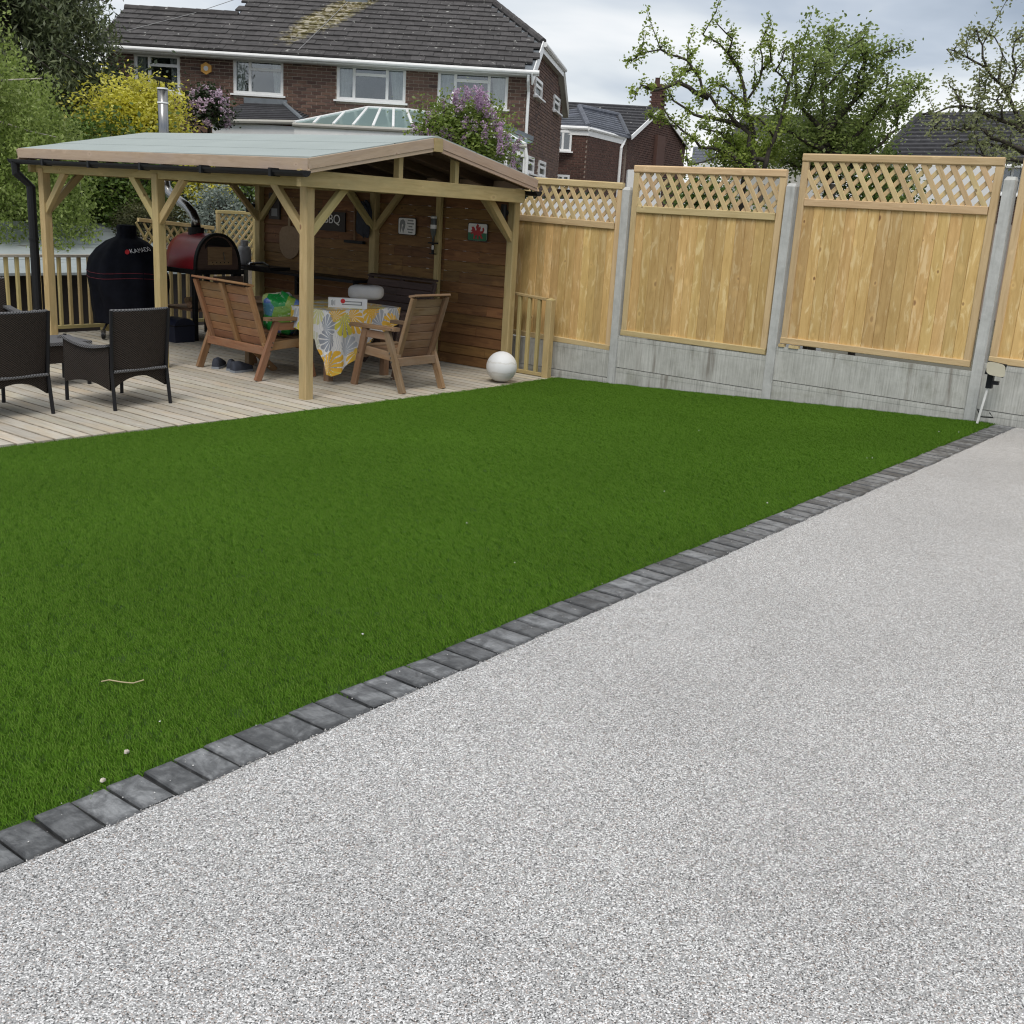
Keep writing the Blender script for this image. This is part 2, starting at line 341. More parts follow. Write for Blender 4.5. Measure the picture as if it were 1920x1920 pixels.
# plastic bag print
t = NT('bag_print'); v = t.coord(rnd=False); s = t.n('ShaderNodeSeparateXYZ', {0: v}); n = t.noise(v, 5, 3, .5, 0, 1)
g = t.math('ADD', t.n('ShaderNodeSeparateXYZ', {0: n}).outputs[0], t.math('MULTIPLY', s.outputs[2], 1.2))
vb = t.n('ShaderNodeTexVoronoi', {'Vector': v, 'Scale': 6.5}); vc = t.n('ShaderNodeSeparateColor', {0: vb.outputs['Color']}).outputs[0]
c = t.ramp(vc, (.0, (.03, .07, .28)), (.18, (.10, .18, .42)), (.3, (.012, .20, .04)), (.55, (.015, .24, .05)), (.7, (.22, .33, .05)), (.82, (.50, .50, .38)), (1, (.03, .08, .30)))
c = t.mix(t.ramp(t.noise(v, 16, 3, .6), (.62, (0, 0, 0)), (.70, (.7, .7, .7))), c, (.62, .66, .66))
t.bump(t.noise(v, 14, 3), .02, .8); t.set(c, .28)

def leafmat(name, a, b, cc, transl=.3, rough=.5):
    t = NT(name); g = t.n('ShaderNodeNewGeometry'); r = g.outputs['Random Per Island']
    c = t.ramp(r, (0, a), (.55, b), (1, cc))
    n = t.n('ShaderNodeMapRange', {0: t.noise(g.outputs['Position'], 1.6, 2), 1: .3, 2: .7, 3: .7, 4: 1.3}).outputs[0]
    c = t.n('ShaderNodeHueSaturation', {'Color': c, 'Value': n}).outputs[0]
    t.set(c, rough); tr = t.n('ShaderNodeBsdfTranslucent', {0: c}); ms = t.n('ShaderNodeMixShader', {0: transl, 1: t.b.outputs[0], 2: tr.outputs[0]})
    t.l(ms.outputs[0], t.t.nodes['Material Output'].inputs[0])
leafmat('leaf_conifer', (.065, .085, .036), (.115, .145, .065), (.20, .225, .115))
leafmat('leaf_birch', (.20, .275, .06), (.31, .40, .105), (.43, .51, .18), .55)
leafmat('leaf_gold', (.44, .44, .05), (.72, .67, .09), (.86, .82, .26), .5)
leafmat('leaf_mid', (.06, .105, .018), (.105, .17, .03), (.17, .24, .055), .35)
leafmat('leaf_dark', (.018, .032, .012), (.032, .052, .018), (.05, .075, .03))
leafmat('leaf_olive', (.05, .06, .02), (.08, .085, .03), (.11, .11, .045))
leafmat('leaf_grey', (.16, .20, .17), (.24, .29, .25), (.34, .38, .34))
leafmat('leaf_hawthorn', (.16, .23, .035), (.26, .34, .06), (.40, .47, .12), .5)
leafmat('leaf_tree', (.15, .21, .055), (.235, .305, .085), (.34, .41, .14), .52)
leafmat('leaf_pale', (.19, .22, .10), (.28, .31, .14), (.40, .42, .22), .5)
leafmat('leaf_lilac', (.12, .18, .035), (.20, .28, .055), (.30, .38, .09), .45)
leafmat('petal_pink', (.45, .30, .42), (.60, .45, .56), (.74, .66, .72), .3)
leafmat('petal_lilac', (.40, .24, .40), (.54, .37, .53), (.68, .54, .66), .35)
leafmat('petal_white', (.7, .7, .68), (.76, .76, .74), (.8, .8, .78), .3)
plain('bark_grey', (.09, .08, .065), .9, (14, .4), .01)
plain('bark_dark', (.045, .038, .03), .9, (14, .4), .01)
plain('bark_birch', (.42, .39, .34), .8, (10, .45))
M = MATS
# ------------------------------------------------------------------ geometry helpers
WM = {}
def link(o, parent=None, mw=None):
    COL.objects.link(o)
    mw = mw if mw is not None else Matrix.Identity(4)
    if parent is not None:
        o.parent = parent; o.matrix_basis = WM[parent.name].inverted() @ mw
    else: o.matrix_basis = mw
    WM[o.name] = mw.copy()
    return o
def tag(o, label=None, cat=None, group=None, kind=None):
    for k, v in (('label', label), ('category', cat), ('group', group), ('kind', kind)):
        if v: o[k] = v
    return o
def empty(name, loc, label, cat, group=None, rz=0, kind=None):
    o = bpy.data.objects.new(name, None); o.empty_display_size = .1
    link(o, None, Matrix.Translation(V(loc)) @ Matrix.Rotation(rz, 4, 'Z')); return tag(o, label, cat, group, kind)
def basis(x, up):
    x = x.normalized(); z = up - x * up.dot(x)
    if z.length < 1e-6: z = V((0, 1, 0)) - x * x.y
    z.normalize(); return x, z.cross(x), z
PM = {}
def plank(name, m, parent, p0, p1, w, t, up=(0, 0, 1), ch=.004, label=None, side=None):
    p0 = V(p0); p1 = V(p1); Ln = (p1 - p0).length; x, y, z = basis(p1 - p0, V(up))
    key = (round(Ln, 3), round(w, 4), round(t, 4), round(ch, 4), m)
    me = PM.get(key)
    if me is None:
        a, b = w / 2, t / 2; c = min(ch, a * .45, b * .45)
        pr = [(a - c, -b), (a, -b + c), (a, b - c), (a - c, b), (-a + c, b), (-a, b - c), (-a, -b + c), (-a + c, -b)]
        vv = [(xx, q[0], q[1]) for xx in (0, Ln) for q in pr]
        ff = [(i, (i + 1) % 8, (i + 1) % 8 + 8, i + 8) for i in range(8)] + [tuple(range(7, -1, -1)), tuple(range(8, 16))]
        me = bpy.data.meshes.new(name); me.from_pydata(vv, [], ff); me.materials.append(M[m]); PM[key] = me
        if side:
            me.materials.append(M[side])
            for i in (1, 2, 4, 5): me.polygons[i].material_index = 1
    o = bpy.data.objects.new(name, me)
    mw = Matrix(((x.x, y.x, z.x, p0.x), (x.y, y.y, z.y, p0.y), (x.z, y.z, z.z, p0.z), (0, 0, 0, 1)))
    link(o, parent, mw)
    if label: o['label'] = label
    return o
class MB:
    def __init__(s): s.v = []; s.f = []; s.uv = None
    def add(s, vv, ff):
        n = len(s.v); s.v += [tuple(q) for q in vv]; s.f += [tuple(i + n for i in q) for q in ff]; return s
    def box(s, c, d, x=(1, 0, 0), up=(0, 0, 1)):
        c = V(c); x, y, z = basis(V(x), V(up)); vv = []
        for i in (-.5, .5):
            for j in (-.5, .5):
                for k in (-.5, .5): vv.append(c + x * (d[0] * i) + y * (d[1] * j) + z * (d[2] * k))
        return s.add(vv, [(0, 1, 3, 2), (4, 6, 7, 5), (0, 4, 5, 1), (2, 3, 7, 6), (0, 2, 6, 4), (1, 5, 7, 3)])
    def tube(s, pts, rad, n=8, caps=True):
        pts = [V(q) for q in pts]; rad = rad if isinstance(rad, (list, tuple)) else [rad] * len(pts)
        vv = []; ff = []; z0 = V((0, 0, 1)); prev = None
        for i, q in enumerate(pts):
            d = (pts[min(i + 1, len(pts) - 1)] - pts[max(i - 1, 0)])
            if d.length < 1e-9: d = V((0, 0, 1))
            d.normalize()
            if prev is None: a = d.orthogonal().normalized()
            else:
                a = prev - d * prev.dot(d)
                a = a.normalized() if a.length > 1e-6 else d.orthogonal().normalized()
            prev = a; b = d.cross(a)
            for k in range(n):
                an = 2 * math.pi * k / n; vv.append(q + (a * math.cos(an) + b * math.sin(an)) * rad[i])
        for i in range(len(pts) - 1):
            for k in range(n): ff.append((i * n + k, i * n + (k + 1) % n, (i + 1) * n + (k + 1) % n, (i + 1) * n + k))
        if caps: ff += [tuple(range(n - 1, -1, -1)), tuple(range((len(pts) - 1) * n, len(pts) * n))]
        return s.add(vv, ff)
    def lathe(s, c, prof, n=24, wob=None):
        c = V(c); vv = []; ff = []
        for i, (r, z) in enumerate(prof):
            for k in range(n):
                a = 2 * math.pi * k / n; rr = r * (wob(a, z) if wob else 1); vv.append(c + V((math.cos(a) * rr, math.sin(a) * rr, z)))
        for i in range(len(prof) - 1):
            for k in range(n): ff.append((i * n + k, i * n + (k + 1) % n, (i + 1) * n + (k + 1) % n, (i + 1) * n + k))
        ff += [tuple(range(n - 1, -1, -1)), tuple(range((len(prof) - 1) * n, len(prof) * n))]
        return s.add(vv, ff)
    def prism(s, poly, d):
        d = V(d); poly = [V(q) for q in poly]; n = len(poly)
        return s.add(poly + [q + d for q in poly], [tuple(range(n - 1, -1, -1)), tuple(range(n, 2 * n))] + [(i, (i + 1) % n, (i + 1) % n + n, i + n) for i in range(n)])
    def build(s, name, m, parent=None, smooth=False, origin=None, fix=True):
        vs_ = np.array(s.v, dtype=float)
        if origin is None:
            lo, hi = vs_.min(0), vs_.max(0); origin = V(((lo[0] + hi[0]) / 2, (lo[1] + hi[1]) / 2, lo[2] if parent is None else (lo[2] + hi[2]) / 2))
        origin = V(origin); me = bpy.data.meshes.new(name)
        me.from_pydata([tuple(q) for q in (vs_ - np.array(origin))], [], s.f)
        if s.uv:
            ul = me.uv_layers.new(name='UVMap')
            for lp in me.loops: ul.data[lp.index].uv = s.uv[lp.vertex_index]
        if fix:
            import bmesh
            bm = bmesh.new(); bm.from_mesh(me); bmesh.ops.recalc_face_normals(bm, faces=bm.faces); bm.to_mesh(me); bm.free()
        for mm in (m if isinstance(m, (list, tuple)) else [m]): me.materials.append(M[mm])
        if smooth: me.polygons.foreach_set('use_smooth', [True] * len(me.polygons))
        o = bpy.data.objects.new(name, me); return link(o, parent, Matrix.Translation(origin))
def bx(name, m, parent, c, d, x=(1, 0, 0), up=(0, 0, 1)): return MB().box(c, d, x, up).build(name, m, parent)
def copy_tree(o, mw, **props):
    """copy a thing, its parts and sub-parts to a new world matrix"""
    c = o.copy(); COL.objects.link(c); c.matrix_basis = mw; WM[c.name] = mw
    for k, v in props.items(): c[k] = v
    def rec(src, dst):
        for ch in list(src.children):
            k = ch.copy(); COL.objects.link(k); k.parent = dst; k.matrix_basis = ch.matrix_basis.copy(); WM[k.name] = WM[dst.name] @ k.matrix_basis; rec(ch, k)
    rec(o, c); return c
def at(loc, rz=0): return Matrix.Translation(V(loc)) @ Matrix.Rotation(rz, 4, 'Z')
def text_mesh(s, size, depth=.002):
    cu = bpy.data.curves.new('lettering', 'FONT'); cu.body = s; cu.size = size; cu.extrude = depth / 2; cu.align_x = 'CENTER'; cu.align_y = 'CENTER'
    o = bpy.data.objects.new('lettering', cu); COL.objects.link(o); dg = bpy.context.evaluated_depsgraph_get(); dg.update()
    me = bpy.data.meshes.new_from_object(o.evaluated_get(dg)); bpy.data.objects.remove(o); return me
def leaves(name, C, ln, wd, m, parent, up=.6, hang=0.0, tri=False):
    """many small leaf faces; C: (N,3) centres"""
    C = np.asarray(C, float); N = len(C)
    a = RNG.normal(size=(N, 3)); a[:, 2] *= (1 - up); a[:, 2] -= hang
    a /= np.linalg.norm(a, axis=1)[:, None] + 1e-9
    b = np.cross(a, RNG.normal(size=(N, 3)) * .6 + np.array([0, 0, up])); b /= np.linalg.norm(b, axis=1)[:, None] + 1e-9
    l = (ln * RNG.uniform(.6, 1.35, N))[:, None]; w = (wd * RNG.uniform(.7, 1.3, N))[:, None]
    q = np.stack([C - a * l * .5, C + b * w * .5, C + a * l * .5, C - b * w * .5], 1).reshape(-1, 3)
    mo = np.array(WM[parent.name].translation) if parent is not None else C.mean(0)
    me = bpy.data.meshes.new(name); me.vertices.add(4 * N); me.vertices.foreach_set('co', (q - mo).ravel())
    me.loops.add(4 * N); me.loops.foreach_set('vertex_index', np.arange(4 * N, dtype=np.int32))
    me.polygons.add(N); me.polygons.foreach_set('loop_start', np.arange(0, 4 * N, 4, dtype=np.int32)); me.update(calc_edges=True)
    me.materials.append(M[m]); o = bpy.data.objects.new(name, me)
    return link(o, parent, Matrix.Translation(V(mo)))
# ------------------------------------------------------------------ the setting: ground, gravel, kerb, lawn, deck
ZD = -.25
def lawn_z(y): return -.0525 * max(0.0, y - 2.48)
ED = [(-3, 7.95), (3.82, 7.567), (5.1, 7.47), (6.1, 7.40), (7.0, 7.345), (9.0, 7.24), (10.0, 7.30), (10.4, 7.32)]
def edge_y(x):
    for (a, b), (c, d) in zip(ED, ED[1:]):
        if x <= c: return b + (d - b) * max(0, (x - a)) / (c - a)
    return ED[-1][1]
g = MB().add([(-300, -300, -.75), (400, -300, -.75), (400, 400, -.75), (-300, 400, -.75)], [(0, 1, 2, 3)]).build('ground', 'ground_soil'); tag(g, 'wide plain ground under and beyond the gardens', kind='structure')
MB().box((3.6, -.85, -.06), (13.2, 6.3, .13)).build('gravel_path', 'resin_gravel')
bpy.data.objects['gravel_path']; tag(bpy.data.objects['gravel_path'], 'broad pale grey resin-bound gravel path in the foreground', kind='structure')
kb = MB().box((3.62, 2.385, -.065), (13.3, .165, .12)).build('kerb', 'joint_dark'); tag(kb, 'row of dark slate setts edging the lawn', kind='structure')
sm_ = []
for k in range(4):
    ms_ = []; a, b = .0478, .085
    for i, (xx, yy) in enumerate([(-a, -b), (a, -b), (a, b), (-a, b)]): ms_.append((xx + random.uniform(-.003, .003), yy + random.uniform(-.004, .004)))
    b2 = MB(); cxy = [(x * .90, y * .94) for x, y in ms_]
    b2.add([(x, y, -.05) for x, y in ms_] + [(x, y, .006 + random.uniform(-.001, .001)) for x, y in ms_] + [(x, y, .0105 + random.uniform(-.0015, .0015)) for x, y in cxy] + [(0.006, .01, .0125)],
           [(0, 1, 5, 4), (1, 2, 6, 5), (2, 3, 7, 6), (3, 0, 4, 7), (4, 5, 9, 8), (5, 6, 10, 9), (6, 7, 11, 10), (7, 4, 8, 11), (8, 9, 12), (9, 10, 12), (10, 11, 12), (11, 8, 12)])
    me = bpy.data.meshes.new('sett'); me.from_pydata(b2.v, [], b2.f); me.materials.append(M['slate']); sm_.append(me)
x = -.62
while x < 10.22:
    o = bpy.data.objects.new('sett', random.choice(sm_)); wv = random.uniform(.97, 1.05)
    link(o, kb, Matrix.Translation(V((x, 2.384 + random.uniform(-.004, .004), random.uniform(-.0015, .002)))) @ Matrix.Rotation(random.choice([0, math.pi]) + random.uniform(-.02, .02), 4, 'Z') @ Matrix.Diagonal((wv, 1, 1, 1)))
    x += .1075
# lawn sheet
mb = MB(); nx, ny = 46, 20
for i in range(nx + 1):
    xx = -1.2 + (10.255 + 1.2) * i / nx; y1 = edge_y(xx) + .012
    for j in range(ny + 1):
        yy = 2.478 + (y1 - 2.478) * j / ny; mb.v.append((xx, yy, lawn_z(yy) + .004 * math.sin(xx * 1.7) * math.sin(yy * 1.3) - .006))
for i in range(nx):
    for j in range(ny): a = i * (ny + 1) + j; mb.f.append((a, a + ny + 1, a + ny + 2, a + 1))
lawn = mb.build('lawn', 'turf_base', fix=False); tag(lawn, 'artificial lawn sloping gently to the decking', kind='structure')
# grass pile: tufts on the lawn through geometry nodes
def tuft(name, nb, rad, seed):
    r = random.Random(seed); b = MB()
    for i in range(nb):
        a = r.uniform(0, 6.28); d = rad * math.sqrt(r.random()); x0, y0 = d * math.cos(a), d * math.sin(a)
        h = r.uniform(.009, .0145); la = r.gauss(1.55, .75); le = r.uniform(.5, 1.4) * h; dx_, dy_ = math.cos(la) * le, math.sin(la) * le
        w = r.uniform(.0008, .0015); wa = r.uniform(0, 3.14); wx, wy = math.cos(wa) * w, math.sin(wa) * w
        b.add([(x0 - wx, y0 - wy, 0), (x0 + wx, y0 + wy, 0), (x0 + dx_ * .45 + wx * .8, y0 + dy_ * .45 + wy * .8, h * .68), (x0 + dx_ * .45 - wx * .8, y0 + dy_ * .45 - wy * .8, h * .68), (x0 + dx_, y0 + dy_, h)], [(0, 1, 2, 3), (3, 2, 4)])
    me = bpy.data.meshes.new(name); me.from_pydata(b.v, [], b.f); me.materials.append(M['turf_blade']); return bpy.data.objects.new(name, me)
gm = bpy.data.objects.new('grass', lawn.data.copy()); gm.data.materials.clear(); gm.data.materials.append(M['turf_blade'])
link(gm, None, WM['lawn']); tag(gm, 'short green artificial grass pile on the lawn', 'grass', kind='stuff')
ng = bpy.data.node_groups.new('grass_pile', 'GeometryNodeTree')
ng.interface.new_socket('Geometry', in_out='INPUT', socket_type='NodeSocketGeometry'); ng.interface.new_socket('Geometry', in_out='OUTPUT', socket_type='NodeSocketGeometry')
N = ng.nodes; gi = N.new('NodeGroupInput'); go = N.new('NodeGroupOutput')
dp = N.new('GeometryNodeDistributePointsOnFaces'); dp.inputs['Density'].default_value = 1950
ip = N.new('GeometryNodeInstanceOnPoints'); oi = N.new('GeometryNodeObjectInfo'); oi.inputs['Object'].default_value = tuft('tuft', 40, .05, 3); oi.inputs['As Instance'].default_value = True
rv = N.new('FunctionNodeRandomValue'); rv.data_type = 'FLOAT_VECTOR'; rv.inputs[0].default_value = (-.12, -.12, -.5); rv.inputs[1].default_value = (.12, .12, .5)
rs = N.new('FunctionNodeRandomValue'); rs.data_type = 'FLOAT'; rs.inputs[2].default_value = .8; rs.inputs[3].default_value = 1.2
for a, b in ((gi.outputs[0], dp.inputs['Mesh']), (dp.outputs['Points'], ip.inputs['Points']), (oi.outputs['Geometry'], ip.inputs['Instance']), (rv.outputs[0], ip.inputs['Rotation']), (rs.outputs[1], ip.inputs['Scale']), (ip.outputs[0], go.inputs[0])): ng.links.new(a, b)
gm.modifiers.new('pile', 'NODES').node_group = ng
# decking
dk = MB().box((5.2, 10.4, -.37), (10.3, 5.4, .17)).build('deck', 'board_dark'); tag(dk, 'timber decking of weathered boards', kind='structure')
x = .1
while x < 10.24:
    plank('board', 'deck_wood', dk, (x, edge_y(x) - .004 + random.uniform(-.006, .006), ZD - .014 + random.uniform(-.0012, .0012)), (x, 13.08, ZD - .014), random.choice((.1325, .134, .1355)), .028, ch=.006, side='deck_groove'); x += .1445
# ------------------------------------------------------------------ fence
XF = 10.283
def gravel_board(y0, y1, z0, z1, label):
    o = MB(); o.box((XF + .045, (y0 + y1) / 2, (z0 + z1) / 2), (.045, y1 - y0, z1 - z0)); o.box((XF + .0465, (y0 + y1) / 2, z1 - .03), (.052, y1 - y0, .03))
    b = o.build('gravel_board', 'concrete'); tag(b, label, 'gravel board', 'concrete gravel boards under the fence panels')
def fpost(y, z0, z1, label):
    b = MB(); w = .046
    b.prism([(XF, y - w, z0), (XF + .1, y - w, z0), (XF + .1, y + w, z0), (XF, y + w, z0)], (0, 0, z1 - z0 - .03))
    b.add([(XF, y - w, z1 - .03), (XF + .1, y - w, z1 - .03), (XF + .1, y + w, z1 - .03), (XF, y + w, z1 - .03), (XF + .03, y - w * .75, z1), (XF + .09, y - w * .75, z1), (XF + .09, y + w * .75, z1), (XF + .03, y + w * .75, z1)],
          [(0, 1, 5, 4), (1, 2, 6, 5), (2, 3, 7, 6), (3, 0, 4, 7), (4, 5, 6, 7)])
    o = b.build('fence_post', 'post_concrete'); tag(o, label, 'fence post', 'concrete fence posts')
def fpanel(y0, y1, z0, z1, zm, label, tilt=0.0):
    """y0<y1; viewed from -X, y1 is the left side. zm: centre height of the rail under the trellis"""
    r = empty('garden_fence', (XF + .05, (y0 + y1) / 2, z0), label, 'fence panel', 'timber fence panels with trellis tops')
    X0 = XF + .05; ft = 'fence_trim'
    def pz(y, z): return V((X0, y, z + tilt * (y - (y0 + y1) / 2)))
    a = V((-1, 0, 0))
    def rl(n, p0, p1, w, t, off=0, m=ft, ch=.006): return plank(n, m, r, p0 + a * off, p1 + a * off, w, t, up=(-1, 0, 0), ch=ch)
    rl('top_rail', pz(y1 - .004, z1 - .038), pz(y0 + .004, z1 - .038), .076, .05, .004, ch=.014)
    rl('bottom_rail', pz(y1 - .004, z0 + .033), pz(y0 + .004, z0 + .033), .062, .046, .006)
    rl('mid_rail', pz(y1 - .074, zm), pz(y0 + .074, zm), .072, .044, .004)
    rl('stile', pz(y1 - .036, z0 + .065), pz(y1 - .036, z1 - .077), .068, .042)
    rl('stile', pz(y0 + .036, z0 + .065), pz(y0 + .036, z1 - .077), .068, .042)
    n = round((y1 - y0 - .12) / .106); w = (y1 - y0 - .13) / n
    for i in range(n):
        yy = y1 - .065 - w * (i + .5)
        rl('board', pz(yy, z0 + .05), pz(yy, zm - .02), w - .0015, .016, -.004 + random.uniform(-.0015, .0015), 'fence_wood', ch=.005)
    # trellis: crossing diagonal slats clipped to the opening
    zb, zt = zm + .03, z1 - .07; H_ = zt - zb; ya, yb = y0 + .06, y1 - .06; pit = .127
    for sgn, off, k in ((1, .009, .60), (-1, -.006, .92)):
        run = H_ * k; s0 = ya - run - pit
        while s0 < yb + run:
            # bottom at s0, top at s0+run*sgn
            b0, t0 = (s0, s0 + run) if sgn > 0 else (s0 + run, s0)
            pts = []
            for u in (0, 1): pts.append([b0 + (t0 - b0) * u, zb + H_ * u])
            lo, hi = 0.0, 1.0
            if abs(t0 - b0) > 1e-6:
                us = sorted(((ya - b0) / (t0 - b0), (yb - b0) / (t0 - b0))); lo, hi = max(0, us[0]), min(1, us[1])
            if hi - lo > .1:
                p0 = pz(b0 + (t0 - b0) * lo, zb + H_ * lo); p1 = pz(b0 + (t0 - b0) * hi, zb + H_ * hi)
                rl('trellis_slat', p0, p1, .046 if sgn > 0 else .040, .0125, off, 'fence_trim', ch=.002)
            s0 += pit
    return r
fpanel(6.645, 8.44, .147, 1.945, 1.49, 'lowest trellis-topped fence panel, beside the timber gazebo', .018)
fpanel(4.785, 6.525, .318, 2.112, 1.665, 'middle trellis-topped panel between the two narrower concrete posts', .0)
fpanel(2.80, 4.645, .455, 2.262, 1.815, 'tallest fully visible fence panel, wedged up on timber offcuts', .0)
fpanel(.74, 2.655, .515, 2.36, 1.91, 'cut-off fence panel beyond the floodlight at the right edge', .0)
fpost(8.53, -.6, 1.76, 'concrete fence post hidden behind the gazebo corner'); fpost(6.585, -.6, 1.885, 'concrete post between the lowest and the middle fence panel')
fpost(4.715, -.6, 1.985, 'concrete post between the middle and the tallest fence panel'); fpost(2.727, -.6, 2.105, 'concrete post beside the beige floodlight'); fpost(.66, -.6, 2.2, 'concrete fence post outside the right edge')
for y0, y1, ztop, zj, zb, nm in ((6.632, 8.484, .145, -.165, -.45, 'behind the short balustrade'), (4.762, 6.538, .312, -.035, -.35, 'below the middle fence panel'), (2.774, 4.668, .425, .082, -.3, 'stained brown, below the tallest panel'), (.706, 2.68, .51, .10, -.3, 'behind the floodlight')):
    gravel_board(y0, y1, zj + .004, ztop, 'upper concrete gravel board ' + nm); gravel_board(y0, y1, zb, zj - .004, 'lower concrete gravel board ' + nm)
for yy, zz in ((4.62, .437), (4.49, .436)):
    o = bx('wedge', 'fence_trim', None, (XF + .035, yy, zz), (.05, .06 if yy > 4.55 else .1, .028)); tag(o, 'small timber wedge under the tallest fence panel, ' + ('against the post' if yy > 4.55 else 'paler and longer one'), 'timber wedge', 'wedges under the fence panel')
# floodlight on a white pole
fl = empty('floodlight', (10.133, 2.60, .02), 'beige floodlight on a leaning white pole by the end post', 'floodlight')
MB().tube([(10.13, 2.612, -.02), (10.14, 2.575, .33)], .011, 10).build('pole', 'pipe_white', fl)
b = MB(); b.box((10.14, 2.565, .385), (.05, .05, .13)); b.box((10.12, 2.515, .375), (.05, .055, .03)); b.tube([(10.14, 2.565, .44), (10.12, 2.535, .47)], .018, 8); b.build('bracket', 'black_plastic', fl)
lx = V((.25, -1, -.12)).normalized()
b = MB(); b.box((10.10, 2.525, .495), (.155, .05, .115), lx, (0, 0, 1)); b.build('housing', 'black_plastic', fl)
pl_ = MB(); 
hc = V((10.068, 2.517, .497)); hx = lx; hz = V((0, .1, 1)).normalized()
poly = []
for k in range(20):
    a = 2 * math.pi * k / 20; cx_, cy_ = math.cos(a), math.sin(a); sx = abs(cx_) ** .5 * (1 if cx_ > 0 else -1) * .078; sy = abs(cy_) ** .5 * (1 if cy_ > 0 else -1) * .057
    poly.append(hc + hx * sx + hz * sy)
pl_.prism(poly, (-.014, -.004, 0)).build('lens', 'flood_beige', fl)
MB().tube([(10.25, 2.55, .09), (10.2, 2.5, .06), (10.24, 2.62, .045), (10.27, 2.66, .1)], .006, 6).build('cable', 'black_plastic', fl)
# ------------------------------------------------------------------ gazebo
GX0, GX1, GXR = 6.75, 10.01, 8.38; GY0, GY1 = 7.60, 12.46
gz = empty('gazebo', (8.38, 10.0, ZD), 'open timber gazebo with a grey-green felt pitched roof', 'gazebo')
gw = 'gazebo_wood'; PT = 1.675
for (px, py) in ((6.90, 7.80), (6.90, 10.06), (6.90, 12.24), (9.985, 7.85), (9.985, 10.04), (9.985, 12.24)):
    plank('post', gw, gz, (px, py, ZD), (px, py, PT + .05), .10, .10, up=(1, 0, 0), ch=.008)
plank('beam', gw, gz, (6.90, 7.735, PT + .055), (6.90, 12.36, PT + .055), .07, .105, ch=.004)
plank('beam', gw, gz, (9.985, 7.735, PT + .055), (9.985, 12.36, PT + .055), .07, .105, ch=.004)
plank('beam', gw, gz, (6.715, 7.703, PT + .072), (9.93, 7.703, PT + .055), .145, .055, up=(0, -1, 0), ch=.004)
plank('beam', gw, gz, (6.80, 12.37, PT + .068), (9.96, 12.37, PT + .068), .13, .055, up=(0, 1, 0), ch=.004)
plank('tie_beam', gw, gz, (6.94, 10.04, PT + .05), (9.93, 10.04, PT + .05), .09, .06, up=(0, 1, 0))
def slope_z(x): return 2.225 - abs(x - GXR) * (2.225 - 1.925) / (GXR - GX0)
for sx in (7.98, 8.80): plank('strut', gw, gz, (sx, 7.72, PT + .13), (sx, 7.72, slope_z(sx) - .05), .075, .06, up=(1, 0, 0))
br = .42
for py in (7.80, 10.06, 12.24):
    for s in (-1, 1):
        if (py < 8 and s < 0) or (py > 12 and s > 0): continue
        plank('brace', gw, gz, (6.90, py + s * .02, PT - br), (6.90, py + s * (br + .03), PT + .02), .075, .055, up=(1, 0, 0))
    if py < 8 or py > 12: plank('brace', gw, gz, (6.92, py, PT - br), (6.92 + br + .02, py, PT + .02), .075, .055, up=(0, 1, 0))
for py in (7.85, 10.04, 12.24):
    for s in (-1, 1):
        if (py < 8 and s < 0) or (py > 12 and s > 0): continue
        plank('brace', gw, gz, (9.975, py + s * .02, PT - br), (9.975, py + s * (br + .03), PT + .02), .075, .055, up=(1, 0, 0))
    plank('brace', gw, gz, (9.965, py, PT - br), (9.965 - br - .02, py, PT + .02), .075, .055, up=(0, 1, 0))
for i in range(10):
    ry = 7.68 + i * .515
    for s, xe in ((-1, GX0 + .02), (1, GX1 - .02)):
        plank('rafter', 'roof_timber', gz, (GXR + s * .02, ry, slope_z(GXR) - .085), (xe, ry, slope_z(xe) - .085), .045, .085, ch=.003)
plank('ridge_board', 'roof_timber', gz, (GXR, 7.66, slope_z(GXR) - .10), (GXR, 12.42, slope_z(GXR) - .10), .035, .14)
# roof boarding seen from below, and felt
for s, xe in ((-1, GX0), (1, GX1)):
    n = 14
    for i in range(n):
        xa = GXR + (xe - GXR) * i / n; xb = GXR + (xe - GXR) * (i + 1) / n; xm = (xa + xb) / 2
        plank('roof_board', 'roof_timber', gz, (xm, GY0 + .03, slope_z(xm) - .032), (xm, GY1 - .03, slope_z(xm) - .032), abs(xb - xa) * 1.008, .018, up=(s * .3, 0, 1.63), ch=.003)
    b = MB(); zo = .004
    for k in range(3):      # three felt sheets, each lapping the one below
        u0, u1 = (0, .36, .70)[k], (.36, .70, 1.0)[k]; xa = GXR + (xe - GXR) * u0; xb = GXR + (xe - GXR) * u1 + s * (.012 if k < 2 else .0); dz = .0 if k == 2 else (.003 if k == 1 else .006)
        b.prism([(xa, GY0 - .012, slope_z(xa) - .014 + dz), (xb, GY0 - .012, slope_z(xb) - .014 + dz), (xb, GY0 - .012, slope_z(xb) + zo + dz), (xa, GY0 - .012, slope_z(xa) + zo + dz)], (0, GY1 - GY0 + .024, 0))
    b.build('roof_felt', 'roof_felt', gz)
for s, xe in ((-1, GX0), (1, GX1)):
    plank('fascia', 'fascia_wood', gz, (xe + s * .012, GY0 + .002, slope_z(xe) - .063), (xe + s * .012, GY1, slope_z(xe) - .048), .105, .022, up=(s, 0, 0), ch=.003)
    for yy in (GY0, GY1):
        so = -1 if yy == GY0 else 1
        plank('barge_board', 'fascia_wood', gz, (GXR + s * .062, yy + so * .012, slope_z(GXR) - .062), (xe + s * .022, yy + so * .012, slope_z(xe) - .057), .094, .022, up=(0, so, 0), ch=.003)
        plank('barge_trim', 'fascia_wood', gz, (GXR + s * .062, yy + so * .006, slope_z(GXR) - .128), (xe + s * .03, yy + so * .006, slope_z(xe) - .122), .034, .022, up=(0, so, 0), ch=.003)
